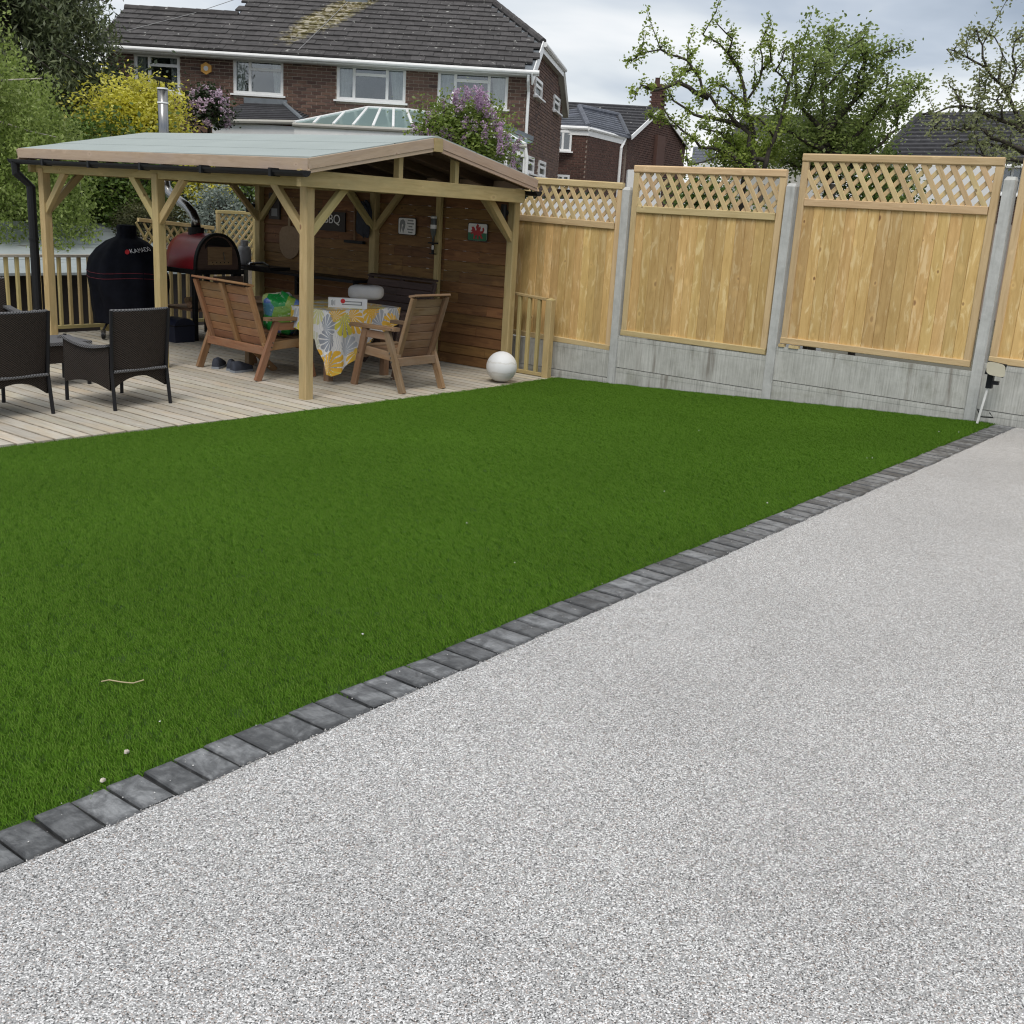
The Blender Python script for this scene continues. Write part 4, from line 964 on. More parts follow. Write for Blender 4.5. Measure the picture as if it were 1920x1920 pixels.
MB().tube([(oxc - .04, 12.08, 1.03), (oxc - .04, 12.08, 1.13)], .10, 16).build('flue_collar', 'oven_black', ov)
MB().tube([(oxc - .04, 12.08, 1.12), (oxc - .04, 12.09, 1.22), (oxc - .05, 12.13, 1.30), (oxc - .055, 12.24, 1.38), (oxc - .055, 12.45, 1.46), (oxc - .055, 12.60, 1.52), (oxc - .055, 12.68, 1.62), (oxc - .055, 12.70, 1.80)], .06, 16).build('flue_elbow', 'steel', ov, smooth=True)
fx, fy = oxc - .055, 12.70
MB().tube([(fx, fy, 1.72), (fx, fy, 2.80)], .064, 18).build('flue_pipe', 'steel', ov, smooth=True)
for zz in (2.62, 2.79): MB().tube([(fx, fy, zz), (fx, fy, zz + .018)], .069, 18).build('flue_band', 'upvc_white', ov)
b = MB()
for k in range(4): a = k * math.pi / 2 + .4; b.tube([(fx + .055 * math.cos(a), fy + .055 * math.sin(a), 2.80), (fx + .075 * math.cos(a), fy + .075 * math.sin(a), 2.90)], .006, 5)
b.tube([(fx, fy, 2.90), (fx + .002, fy, 2.912)], .115, 20); b.build('cowl', 'black_metal', ov)
for k, (dx_, dy_, rz) in enumerate(((-.2, -.1, .3), (-.12, .05, .2), (.05, -.05, -.2), (.15, .1, .5), (-.1, -.2, .1))):
    c_ = V((oxc + dx_, 12.0 + dy_, .18 + .04 * (k % 2))); d_ = V((math.cos(rz), math.sin(rz), 0)) * .13
    o = MB().tube([c_ - d_, c_ + d_], .042, 9).build('log', 'log_wood'); tag(o, 'split log stacked on the shelf under the red oven', 'log', 'logs under the oven')
# navy storage bin on the deck
nb = empty('storage_bin', (8.30, 11.75, ZD), 'navy round-topped bin on the deck under the red oven', 'storage bin')
b = MB(); b.prism([(8.16, 11.62, ZD)] + [(8.30 + .15 * math.cos(math.pi - math.pi * k / 10), 11.62, ZD + .20 + .10 * math.sin(math.pi * k / 10)) for k in range(11)] + [(8.44, 11.62, ZD)], (0, .26, 0)); b.build('body', 'navy_plastic', nb); bx('lid_rim', 'black_plastic', nb, (8.30, 11.75, ZD + .205), (.315, .275, .015))
# black counter along the clad wall, gas bottle, tray
sh = empty('counter', (9.72, 11.3, ZD), 'long black counter along the clad wall', 'counter')
bx('top', 'black_metal', sh, (9.76, 11.2, .615), (.42, 2.5, .035)); 
for yy in (10.02, 11.1, 12.40): bx('leg', 'black_metal', sh, (9.66, yy, .17), (.05, .05, .84))
plank('brace', 'black_metal', sh, (9.6, 11.05, .55), (9.6, 10.55, .20), .03, .02)
b = MB(); b.tube([(9.60, 11.9, .642), (9.45, 11.6, .642)], .05, 4); 
gb = empty('gas_bottle', (9.75, 12.28, .635), 'grey gas bottle with a carrying collar at the end of the counter', 'gas bottle')
MB().lathe((9.75, 12.28, .635), [(.07, 0), (.088, .02), (.092, .05), (.092, .20), (.08, .245), (.04, .262)], 24).build('cylinder', 'gas_grey', gb, smooth=True)
MB().lathe((9.75, 12.28, .635), [(.045, .258), (.05, .262), (.05, .335), (.046, .335)], 18).build('collar', 'gas_grey', gb)
MB().tube([(9.75, 12.28, .89), (9.75, 12.28, .95)], .018, 10).build('valve', 'black_metal', gb)
tr0 = empty('griddle', (9.66, 11.72, .635), 'black table-top griddle at the left end of the counter', 'griddle')
b = MB(); b.prism([(9.5, 11.45, .635), (9.84, 11.45, .635), (9.84, 11.98, .635), (9.5, 11.98, .635)], (0, 0, .035)); b.build('tray', 'black_metal', tr0); MB().tube([(9.52, 11.5, .69), (9.6, 11.7, .715), (9.56, 11.9, .69)], .015, 8).build('handle', 'black_metal', tr0)
MB().lathe((9.55, 11.88, .672), [(.05, 0), (.055, .01), (.03, .035), (.008, .04)], 16).build('knob', 'steel', tr0)
# things on the wall
WX = 10.012
def wp(y, z, o=0.0): return V((WX - o, y, z))
pe = empty('pizza_peel', (9.99, 11.65, 1.0), 'round-ended wooden pizza peel hanging on the clad wall', 'pizza peel')
b = MB(); pts = [wp(11.65 + .20 * math.cos(math.pi + math.pi * k / 16), .97 + .20 * math.sin(math.pi + math.pi * k / 16), .0) for k in range(17)]
pts += [wp(11.85, 1.10), wp(11.80, 1.17), wp(11.69, 1.20), wp(11.61, 1.20), wp(11.50, 1.17), wp(11.45, 1.10)]
b.prism(pts, (-.016, 0, 0)).build('blade', 'peel_wood', pe); plank('handle', 'peel_wood', pe, wp(11.65, 1.19, .012), wp(11.65, 1.50, .012), .045, .022, up=(1, 0, 0))
fr = empty('picture', (9.99, 11.70, 1.46), 'small dark framed notice high on the wall above the peel', 'picture'); bx('frame', 'board_dark', fr, wp(11.95, 1.44, .014), (.02, .22, .34)); bx('notice', 'print_grey', fr, wp(11.94, 1.36, .026), (.004, .12, .10))
sg = empty('sign', (9.99, 10.8, 1.3), 'dark wooden sign with pale letters BBQ behind the corner brace', 'sign'); bx('panel', 'board_dark', sg, wp(10.83, 1.30, .012), (.018, .50, .24))
def wall_text(s, y, z, size, parent, m='print_white', off=.0225):
    me = text_mesh(s, size); me.materials.clear(); me.materials.append(M[m]); o = bpy.data.objects.new('lettering', me)
    link(o, parent, Matrix(((0, 0, -1, WX - off), (-1, 0, 0, y), (0, 1, 0, z), (0, 0, 0, 1))))
wall_text('BBQ', 10.82, 1.325, .16, sg)
brm = empty('broom', (9.98, 10.39, 1.35), 'broom hanging head down beside the middle gazebo post', 'broom'); MB().tube([wp(10.39, 1.09, .03), wp(10.40, 1.64, .03)], .013, 8).build('handle', 'log_wood', brm); MB().box(wp(10.39, 1.07, .03), (.05, .34, .035)).build('head', 'black_plastic', brm)
o = lump('hanging_cloth', 'slate_blue_cloth', (9.90, 10.14, 1.36), (.035, .12, .20), 'dark cloth hanging from the middle gazebo post in shadow', 'cloth', 9, (1, 0, 0), .7, .10)
sp = empty('sign', (9.99, 9.5, 1.31), 'white metal sign with a dark portrait drawing and dark lettering', 'sign')
def plate(parent, y, z, w, h, m, off, t_=.006, name='plate', rad=.02):
    b = MB(); pts = []
    for (sx, sy, a0) in ((1, 1, 0), (-1, 1, 90), (-1, -1, 180), (1, -1, 270)):
        for k in range(4): a = math.radians(a0 + 30 * k); pts.append(wp(y + sx * (w / 2 - rad) + rad * math.cos(a), z + sy * (h / 2 - rad) + rad * math.sin(a), off))
    return b.prism(pts, (-t_, 0, 0)).build(name, m, parent)
plate(sp, 9.495, 1.312, .30, .205, 'sign_green' if False else 'board_dark', .013, .005, 'rim'); plate(sp, 9.495, 1.312, .28, .188, 'print_white', .0185, .003)
def ppoly(parent, name, m, y, z, sc, pts, off):
    b = MB(); b.prism([wp(y - px_ * sc, z + py_ * sc, off) for px_, py_ in pts], (-.002, 0, 0)); return b.build(name, m, parent)
ppoly(sp, 'portrait', 'print_grey', 9.565, 1.312, .1, [(-.35, -.8), (-.45, -.3), (-.5, .2), (-.35, .65), (.05, .8), (.35, .6), (.45, .2), (.38, -.2), (.2, -.55), (.12, -.85), (-.05, -.4), (-.02, -.1), (.12, .05), (.05, .3), (-.15, .15), (-.18, -.3)], .022)
for k, (w_, zz) in enumerate(((.09, .07), (.11, .035), (.06, .0), (.10, -.035), (.07, -.068))): ppoly(sp, 'lettering', 'print_grey', 9.435, 1.312 + zz, 1, [(-w_ / 2, -.007), (w_ / 2, -.009), (w_ / 2, .008), (0, .005), (-w_ / 2, .009)], .022)
sf = empty('sign', (9.99, 8.38, 1.31), 'metal sign with a red dragon on white over green', 'sign')
plate(sf, 8.375, 1.308, .30, .205, 'board_dark', .013, .005, 'rim'); plate(sf, 8.375, 1.308, .28, .188, 'print_white', .0185, .003)
b = MB(); b.prism([wp(8.375 + .139, 1.300, .0216), wp(8.375 - .139, 1.300, .0216), wp(8.375 - .139, 1.22, .0216), wp(8.375 - .12, 1.2145, .0216), wp(8.375 + .12, 1.2145, .0216), wp(8.375 + .139, 1.22, .0216)], (-.001, 0, 0)).build('green_field', 'sign_green', sf)
drg = [(-1.0, .1), (-.8, .35), (-.95, .6), (-.6, .62), (-.4, .45), (-.3, .2), (-.1, .25), (-.25, .6), (-.05, .95), (.2, .85), (.15, .55), (.45, .7), (.5, .45), (.35, .25), (.55, .1), (.8, .25), (.75, .5), (.95, .6), (1.05, .3), (.9, -.05), (.6, -.15), (.75, -.5), (.95, -.62), (.6, -.7), (.45, -.4), (.25, -.3), (.2, -.65), (.3, -.8), (-.05, -.75), (.0, -.35), (-.25, -.3), (-.35, -.65), (-.2, -.8), (-.6, -.75), (-.5, -.35), (-.65, -.1), (-.9, -.25), (-1.05, -.1), (-.75, .05)]
ppoly(sf, 'dragon', 'sign_red', 8.375, 1.306, .098, drg, .0232)
op = empty('bottle_dispenser', (9.93, 9.0, 1.2), 'upside-down spirits bottle in a wall dispenser on the stud', 'bottle dispenser')
MB().lathe((9.925, 9.0, 1.16), [(.012, 0), (.014, .05), (.03, .09), (.037, .12), (.037, .29), (.03, .30)], 18).build('bottle', 'glass_bottle', op, smooth=True); MB().lathe((9.925, 9.0, 1.31), [(.0375, 0), (.0375, .045)], 18).build('bottle_label', 'print_white', op); MB().lathe((9.925, 9.0, 1.42), [(.036, 0), (.038, .015), (.036, .035)], 18).build('top_cap', 'print_white', op)
b = MB(); b.box((9.94, 9.0, 1.145), (.09, .11, .016)); b.tube([(9.925, 9.0, 1.02), (9.925, 9.0, 1.14)], .016, 10); b.box((9.925, 9.0, 1.02), (.06, .07, .01)); b.build('bracket', 'black_plastic', op); MB().tube([(9.925, 9.0, 1.07), (9.925, 9.0, 1.12)], .018, 12).build('measure', 'steel', op)
# ------------------------------------------------------------------ shed beyond the deck
sdh = empty('shed', (7.8, 16, -.7), 'low shed with a pale grey felt roof below the deck railing', 'shed')
b = MB(); b.prism([(4.0, 14.35, .385), (4.0, 17.6, .935), (4.0, 17.6, .905), (4.0, 14.35, .35)], (7.0, 0, 0)); b.build('roof', 'shed_felt', sdh)
for k in range(3): 
    u = (k + .75) / 3.4; bx('felt_lap', 'shed_felt', sdh, (7.5, 14.35 + 3.25 * u, .385 + .55 * u + .003), (6.99, .02, .006), (1, 0, 0), (0, -.17, 1))
bx('wall', 'board_dark', sdh, (7.5, 14.6, -.2), (6.8, .08, 1.1)); bx('wall', 'board_dark', sdh, (10.86, 16, -.1), (.08, 2.7, 1.4))
for zz in (-.02, -.09): bx('trim', 'soffit_grey', sdh, (5.4, 14.53, zz + .05), (2.4, .03, .05))
# ------------------------------------------------------------------ main brick house
H = empty('brick_house', HW(-5, 27, -.7), 'long brown brick house with a dark tiled roof and white windows', 'house')
LL, LR, D0 = -9.95, -.24, 27.0; ZE = 4.52
RS = .5; DE = 26.68; ZT = 4.70                      # roof slope, eave depth, eave height
def rz_(dep): return ZT + (dep - DE) * RS
DRG = 30.6; DH = 28.25; SIDE = lambda d: LR + (d - D0) * .137
wins = [(-9.35, -8.29, 3.72, 4.54, 2), (-7.05, -5.89, 3.79, 4.56, 2), (-4.65, -3.05, 3.79, 4.56, 3), (-2.31, -.68, 3.79, 4.56, 4)]
# wall core (mortar), openings cut out
b = MB(); cuts = sorted([(a, c, z0, z1) for a, c, z0, z1, _ in wins]); prevx = LL
def wall_rect(a, c, z0, z1):
    b.box(HW((a + c) / 2, D0 + .11, (z0 + z1) / 2), (c - a, .2, z1 - z0), RH)
for a, c, z0, z1 in cuts:
    wall_rect(prevx, a, -.7, 4.66); wall_rect(a, c, -.7, z0); wall_rect(a, c, z1, 4.66); prevx = c
wall_rect(prevx, LR, -.7, 4.66)
DB = 34.4
sw = [(D0 + .02, -.7), (D0 + .02, 4.62), (DH + .0, rz_(DH) - .10), (32.9, rz_(DH) - .10), (DB, 4.62), (DB, -.7)]
swp = [HW(SIDE(d) - .012, d, z) for d, z in sw]; b.prism(swp, -RH * .2)
b.build('wall', 'mortar', H)
# bricks: real blocks proud of the mortar; the 300 nearest the viewer are single parts
near_me = bpy.data.meshes.new('brick'); t0 = MB().box((0, 0, 0), (.208, .03, .058)); near_me.from_pydata(t0.v, [], t0.f); near_me.materials.append(M['house_brick'])
cand = []; row = 0; z = .9
while z < 4.62:
    x = LL - (.1125 if row % 2 else 0)
    while x < LR - .03:
        parts_ = [(max(x, LL), min(x + .215, LR + .008))]
        for w in wins:
            if z + .032 > w[2] - .05 and z - .032 < w[3] + .01:
                parts_ = [pp for a, c in parts_ for pp in ([(a, c)] if c < w[0] or a > w[1] else [(a, w[0] - .004), (w[1] + .004, c)]) if pp[1] - pp[0] > .03]
        for a, c in parts_: cand.append(((a + c) / 2, z, c - a))
        x += .225
    row += 1; z += .075
cand.sort(key=lambda q: (q[2] < .21, -(q[0] + .9 * min(q[1], 4.2)))); bm_ = MB(); ang = Matrix.Rotation(YAW - math.pi / 2, 4, 'Z')
for i, (x, z, ln_) in enumerate(cand):
    p = HW(x, D0 + .004 + random.uniform(-.002, .002), z)
    if i < 300: link(bpy.data.objects.new('brick', near_me), H, Matrix.Translation(p) @ ang)
    else: bm_.box(p, (ln_ - .007, .03, .058), RH)
sd_dir = (HW(SIDE(34), 34, 0) - HW(SIDE(27), 27, 0)).normalized(); sd_nrm = V((sd_dir.y, -sd_dir.x, 0)); side_wins = [(28.2, 29.5, 4.25, 4.68), (32.1, 33.5, 4.26, 4.68), (27.6, 28.8, 2.44, 2.84), (29.8, 31.15, 2.44, 2.84)]
z = 1.9; row = 0
while z < 5.25:
    d = D0 + .02 + (.1125 if row % 2 else 0)
    if row % 2 and z < 4.6: bm_.box(HW(SIDE(d - .055), d - .055, z) - sd_nrm * .006, (.10, .03, .058), sd_dir)
    dmin, dmax = (D0, DB - .05)
    if z > 4.6: dmin = DE + (z + .14 - ZT) / RS; dmax = DB - (z + .14 - 4.62) / ((rz_(DH) - .1 - 4.62) / (DB - 32.9))
    while d + .215 < dmax:
        if d > dmin and not any(d < w[1] and d + .215 > w[0] and z + .03 > w[2] and z - .03 < w[3] for w in side_wins): bm_.box(HW(SIDE(d + .1075), d + .1075, z) - sd_nrm * .006, (.208, .03, .058), sd_dir)
        d += .225
    row += 1; z += .075
ob = bm_.build('brick', 'house_brick', H, fix=False); ob['kind'] = 'stuff'
def window(parent, c, w, h, xdir, nrm, lay, name='window', sill=True, curtain=True, back=.55):
    """c: centre on the outer face; lay: list of (x0,x1,z0,z1) panes in 0..1"""
    xdir = xdir.normalized(); up = V((0, 0, 1)); f = MB(); fw_ = .066
    def rect(x0, x1, z0, z1, t_=.06, o=0.0): f.box(c + xdir * ((x0 + x1) / 2 * w) + up * ((z0 + z1) / 2 * h) - nrm * (.02 - o), ((x1 - x0) * w, t_, (z1 - z0) * h), xdir)
    ex, ez = fw_ / w, fw_ / h
    rect(-.5, -.5 + ex, -.5, .5); rect(.5 - ex, .5, -.5, .5); rect(-.5 + ex, .5 - ex, .5 - ez, .5); rect(-.5 + ex, .5 - ex, -.5, -.5 + ez)
    for kind, a, z0, z1 in lay.get('mull', []):
        if kind == 'v': rect(a - ex * .5, a + ex * .5, z0, z1, .052)
        else: rect(z0, z1, a - ez * .5, a + ez * .5, .05)
    fo = f.build(name, 'upvc_white', parent)
    for (x0, x1, z0, z1) in lay['panes']:
        MB().box(c + xdir * ((x0 + x1) / 2 * w) + up * ((z0 + z1) / 2 * h) - nrm * .03, ((x1 - x0) * w, .008, (z1 - z0) * h), xdir).build('pane', 'window_glass', fo)
    if sill: MB().box(c - up * (h / 2 + .02) + nrm * .03, (w + .12, .13, .04), xdir).build('sill', 'upvc_white', fo)
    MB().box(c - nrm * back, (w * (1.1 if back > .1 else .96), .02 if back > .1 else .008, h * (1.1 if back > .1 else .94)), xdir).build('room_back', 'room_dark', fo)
    if curtain:
        for s in (-1, 1):
            cm = MB(); n = 14; wc = .22 * w
            for i in range(n + 1):
                u = i / n; 
                for zz in (-.5, .5): 
                    pinch = 1 if zz > 0 else .75
                    cm.v.append(tuple(c + xdir * (s * (w / 2 - .03 - wc * u * pinch)) - nrm * (.10 + .025 * math.sin(u * 22)) + up * (zz * h * .98)))
            for i in range(n): cm.f.append((2 * i, 2 * i + 2, 2 * i + 3, 2 * i + 1))
            cm.build('curtain', 'curtain_cloth', fo, smooth=True, fix=False)
    return fo
nF = -FH
lay2 = {'mull': [('v', -.17, -.45, .45), ('h', .22, -.14, .45)], 'panes': [(-.45, -.19, -.45, .45), (-.15, .45, .25, .45), (-.15, .45, -.45, .19)]}
lay3 = {'mull': [('v', -.25, -.45, .45), ('v', .23, -.45, .45), ('h', .25, -.23, .21)], 'panes': [(-.47, -.27, -.45, .45), (.25, .47, -.45, .45), (-.23, .21, .28, .45), (-.23, .21, -.45, .22)]}
for (a, c, z0, z1, k) in wins:
    window(H, HW((a + c) / 2, D0 + .03, (z0 + z1) / 2), c - a, z1 - z0, RH, nF, lay2 if k == 2 else lay3)
for (d0, d1, z0, z1) in side_wins:
    dm = (d0 + d1) / 2; window(H, HW(SIDE(dm), dm, (z0 + z1) / 2) + sd_nrm * .025, d1 - d0, z1 - z0, sd_dir, sd_nrm, {'mull': [('h', .1, -.4, .4)], 'panes': [(-.4, .4, -.4, .05), (-.4, .4, .15, .4)]}, curtain=False, back=.045)
# roof planes (underlay), tiles
LE, LV = -10.12, -7.36; ZR2 = 28.75
def rp(lat, dep, dz=0): return HW(lat, dep, rz_(dep) + dz)
def ridge_at(d): return SIDE(d)
b = MB(); RE = .14     # verge overhang on the right
Q = dict(e0=rp(LE, DE, -.06), e1=rp(SIDE(DE) + RE, DE, -.06), h1=rp(SIDE(DH) + RE, DH, -.06), r1=rp(-1.22, DRG, -.06), r0=rp(LV, DRG, -.06), s0=rp(LV, ZR2, -.06), s1=rp(LE, ZR2, -.06))
def tri_slab(pts, name, m): return MB().prism([q for q in pts], V((0, 0, -.05))).build(name, m, H)
b.prism([Q['e0'], Q['e1'], Q['h1'], Q['r1'], Q['r0'], Q['s0'], Q['s1']], V((0, 0, -.05)))
h2 = HW(SIDE(32.9) + RE, 32.9, rz_(DH) - .06); bk1 = HW(SIDE(34.7) + RE, 34.7, ZT - .1); bk0 = HW(LV, 34.7, ZT - .1)
b.prism([Q['h1'], h2, Q['r1']], V((0, 0, -.05))); b.prism([Q['r0'], Q['r1'], h2, bk1, bk0], V((0, 0, -.05))); b.prism([Q['s1'], Q['s0'], HW(LV, 31, 4.6), HW(LE, 31, 4.6)], V((0, 0, -.05)))
b.prism([Q['s0'], Q['r0'], HW(LV, DRG, 5.0), HW(LV, ZR2, 5.0)], -RH * .05)
b.build('roof', 'lead_grey', H)
tile_me = bpy.data.meshes.new('roof_tile'); tb_ = MB().box((0, 0, 0), (.320, .40, .046)); tile_me.from_pydata(tb_.v, [], tb_.f); tile_me.materials.append(M['house_tile'])
sl = V((0, 0, 1)) * RS + FH; sl.normalize(); tn = RH.cross(sl)
if tn.z < 0: tn = -tn
tilt = Matrix.Rotation(-.085, 3, RH)
tiles = []; half = []; ns = int((DRG - DE) / math.cos(math.atan(RS)) / .33) + 1
for r_ in range(ns):
    s = r_ * .33; dep = DE - .03 + (s + .17) * math.cos(math.atan(RS))
    if dep > DRG - .02: break
    x = LE + (.165 if r_ % 2 else 0)
    if r_ % 2 and dep < ZR2: half.append((LE + .08, dep))
    while x < .5:
        xm = x + .163; top = DRG if xm > LV else ZR2; rmax = SIDE(dep) + RE if dep < DH else SIDE(DH) + RE + (-1.22 - SIDE(DH) - RE) * (dep - DH) / (DRG - DH)
        if dep < top and xm + .16 < rmax + .06: tiles.append((xm, dep))
        x += .327
tiles.sort(key=lambda q: q[1] - q[0] * .15); bt_ = MB()
xa = RH; ya = tilt @ sl; za = xa.cross(ya)
if za.z < 0: za = -za
for i, (x, dep) in enumerate(tiles):
    p = HW(x, dep, rz_(dep) - .01 + random.uniform(-.006, .006)); rt_ = random.uniform(-.012, .012)
    if i < 300:
        yy = (ya + xa * rt_).normalized(); xx = yy.cross(za).normalized()
        link(bpy.data.objects.new('roof_tile', tile_me), H, Matrix(((xx.x, yy.x, za.x, p.x), (xx.y, yy.y, za.y, p.y), (xx.z, yy.z, za.z, p.z), (0, 0, 0, 1))))
    else: bt_.box(p, (.320, .40, .046), xa, za)
for x, dep in half: bt_.box(HW(x, dep, rz_(dep) - .01), (.158, .40, .046), xa, za)
ot = bt_.build('roof_tile', 'house_tile', H, fix=False); ot['kind'] = 'stuff'
# ridge and hip caps
def caps(p0, p1, n, r_=.11):
    for i in range(n):
        a = p0.lerp(p1, i / n); c = p0.lerp(p1, (i + .985) / n); mm = MB().tube([a, c], [r_, r_ * .93], 8); mm.build('ridge_tile', 'house_tile', H)
caps(rp(LV, DRG, -.02), rp(-1.22, DRG, -.02), 16); caps(rp(LE, ZR2, -.02), rp(LV, ZR2, -.02), 8); caps(rp(-1.22, DRG, -.03), rp(SIDE(DH) + RE, DH, -.02), 8, .10)
# white trims
def wt(name, p0, p1, w, t_, up, m='upvc_white'): return plank(name, m, H, p0, p1, w, t_, up=up, ch=.006)
ge = HW(LE - .02, DE - .05, ZT - .105); ge1 = HW(.02, DE - .05, ZT - .105); MB().tube([ge, ge1], .046, 10).build('gutter', 'upvc_white', H)
wt('fascia', HW(LE, DE + .03, ZT - .125), HW(.02, DE + .03, ZT - .125), .10, .025, tuple(-FH)); MB().box(HW((LE + LR) / 2, DE + .18, ZT - .185), (LR - LE + .2, .30, .02), RH).build('soffit', 'soffit_grey', H)
wt('barge_board', HW(SIDE(DE) + RE + .01, DE - .03, ZT - .26), HW(SIDE(DH) + RE + .01, DH, rz_(DH) - .12), .26, .03, tuple(sd_nrm))
wt('barge_board', HW(SIDE(32.9) + RE + .01, 32.9, rz_(DH) - .16), HW(SIDE(34.7) + RE + .01, 34.7, ZT - .30), .26, .03, tuple(sd_nrm), 'soffit_grey')
MB().tube([HW(SIDE(DH) + RE + .05, DH - .05, rz_(DH) - .08), HW(SIDE(32.9) + RE + .05, 32.95, rz_(DH) - .08)], .055, 10).build('gutter', 'upvc_white', H)
wt('fascia', HW(SIDE(DH) + RE, DH, rz_(DH) - .18), HW(SIDE(32.9) + RE, 32.9, rz_(DH) - .18), .16, .025, tuple(sd_nrm))
MB().prism([HW(SIDE(DH) - .01, DH, rz_(DH) - .26), HW(SIDE(DH) + RE, DH, rz_(DH) - .26), HW(SIDE(32.9) + RE, 32.9, rz_(DH) - .26), HW(SIDE(32.9) - .01, 32.9, rz_(DH) - .26)], (0, 0, .015)).build('soffit', 'soffit_grey', H)
MB().prism([HW(SIDE(32.9) - .01, 32.9, rz_(DH) - .27), HW(SIDE(32.9) + RE, 32.9, rz_(DH) - .27), HW(SIDE(34.7) + RE, 34.7, ZT - .42), HW(SIDE(34.7) - .01, 34.7, ZT - .42)], (0, 0, .015)).build('soffit', 'soffit_grey', H)
MB().tube([HW(-.22, DE - .03, ZT - .15), HW(-.22, DE + .02, ZT - .28), HW(-.20, D0 - .06, ZT - .50), HW(-.20, D0 - .06, 2.55), HW(-.12, D0 - .07, 2.40), HW(-.12, D0 - .07, -.6)], .036, 10).build('downpipe', 'upvc_white', H)
chx = PX(642, 0, 30.3); 
cm = MB(); cc_ = HW(-4.72, 30.35, 6.9)
for k in range(16):
    zz = 6.42 + k * .075
    for dx_ in (-.113, .113): cm.box(HW(-4.72 + dx_ + (.05 if k % 2 else 0), 30.1, zz), (.21, .10, .064), RH)
cm.box(HW(-4.70, 30.35, 6.9), (.46, .5, 1.3), RH); cm.build('chimney', 'house_brick', H, fix=False); MB().box(HW(-4.70, 30.05, 6.38), (.56, .12, .10), RH, (0, 0, 1)).build('chimney_flashing', 'lead_grey', H)
MB().tube([rp(-4.9, 30.0, .03), rp(-5.5, DE + .1, .03)], .008, 5).build('cable', 'wire_grey', H)
MB().tube([rp(-7.1, 30.4, .05), rp(-8.4, 28.6, .03), rp(-9.6, 27.3, .03)], .008, 5).build('cable', 'wire_grey', H)
ab = empty('alarm_box', HW(-7.66, 26.98, 4.28), 'orange hexagonal alarm box on the brick wall between two windows', 'alarm box'); c = HW(-7.66, 26.985, 4.29)
MB().prism([c + RH * (.135 * math.cos(math.pi / 6 + k * math.pi / 3)) + V((0, 0, .135 * math.sin(math.pi / 6 + k * math.pi / 3))) for k in range(6)], -FH * .06).build('case', 'alarm_orange', ab)
MB().tube([c - FH * .058, c - FH * .066], .055, 16).build('badge', 'print_white', ab)
# bay roof on the ground floor
def tri_courses(parent, base0, base1, top0, top1, n, m, name='tile_course', th=.022, lift=.03):
    for i in range(n):
        u0, u1 = i / n, (i + 1.12) / n; a, c_ = base0.lerp(top0, u0), base1.lerp(top1, u0); d, e2 = base0.lerp(top0, min(1, u1)), base1.lerp(top1, min(1, u1))
        MB().prism([a + V((0, 0, lift)), c_ + V((0, 0, lift)), e2 + V((0, 0, .004)), d + V((0, 0, .004))], V((0, 0, -th))).build(name, m, parent)
bay = H
B = {k: PX(x, y, D) for k, (x, y, D) in dict(l=(396, 223, 25.4), r=(566, 226, 25.4), tl=(464, 193, 26.9), tr=(532, 196, 26.9), lb=(405, 214, 26.9), rb=(580, 219, 26.9)).items()}
tri_courses(bay, B['l'], B['r'], B['tl'], B['tr'], 9, 'bay_tile'); tri_courses(bay, B['lb'], B['l'], B['tl'], B['tl'] + RH * .01, 9, 'bay_tile'); tri_courses(bay, B['r'], B['rb'], B['tr'] - RH * .01, B['tr'], 9, 'bay_tile')
MB().tube([B['r'] + V((0, 0, .03)), B['tr'] + V((0, 0, .03))], .05, 8).build('ridge_tile', 'lead_grey', bay); MB().box((B['tl'] + B['tr']) / 2 + V((0, 0, .05)), (1.0, .06, .12), RH).build('flashing', 'lead_grey', bay)
pm = (B['l'] + B['r']) / 2
MB().tube([B['l'] - RH * .04 - V((0, 0, .04)), B['r'] + RH * .04 - V((0, 0, .04))], .05, 8).build('gutter', 'soffit_grey', bay)
MB().box(pm - V((0, 0, .22)) + FH * .12, (2.0, .1, .26), RH).build('bay_frame', 'upvc_white', bay); MB().box(pm - V((0, 0, 1.0)) + FH * .14, (1.95, .06, 1.3), RH).build('bay_pane', 'room_dark', bay)
# ------------------------------------------------------------------ conservatory
cv = empty('conservatory', HW(-2.7, 24.5, -.7), 'white glass-roofed conservatory against the brick house', 'conservatory')
CP = {k: PX(x, y, D) for k, (x, y, D) in dict(a=(552, 229, 24.2), b=(775, 240, 23.6), c=(690, 201, 26.2), d=(762, 205, 26.2), e=(835, 215, 26.8), wl=(600, 222, 26.8), f=(905, 225, 25.6), g=(985, 270, 23.9), h=(760, 236, 23.6)).items()}
def glass(pts): MB().prism(pts, V((0, 0, -.012))).build('roof_pane', 'roof_glass', cv)
def bar(p, q, r_=.03): plank('glazing_bar', 'upvc_white', cv, p, q, .055, .05, ch=.006)
n = 6
for i in range(n):
    p0, p1 = CP['a'].lerp(CP['b'], i / n), CP['a'].lerp(CP['b'], (i + 1) / n); q0, q1 = CP['c'].lerp(CP['d'], max(0, (i - 2)) / 3 if i > 2 else 0), CP['c'].lerp(CP['d'], max(0, (i - 1)) / 3 if i < 4 else 1)
    if i < 3: q0 = CP['a'].lerp(CP['c'], i / 3); q1 = CP['a'].lerp(CP['c'], (i + 1) / 3)
    else: q0 = CP['c'].lerp(CP['d'], (i - 3) / 3); q1 = CP['c'].lerp(CP['d'], (i - 2) / 3)
    glass([p0, p1, q1, q0] if i else [p0, p1, q1]); bar(p1, q1)
bar(CP['a'], CP['c']); bar(CP['c'], CP['d'])
glass([CP['b'], CP['e'], CP['d']]); bar(CP['b'], CP['e']); bar(CP['d'], CP['e'])
glass([CP['c'], CP['d'], CP['e'], CP['e'] + FH * .3, CP['wl'] + FH * .3])
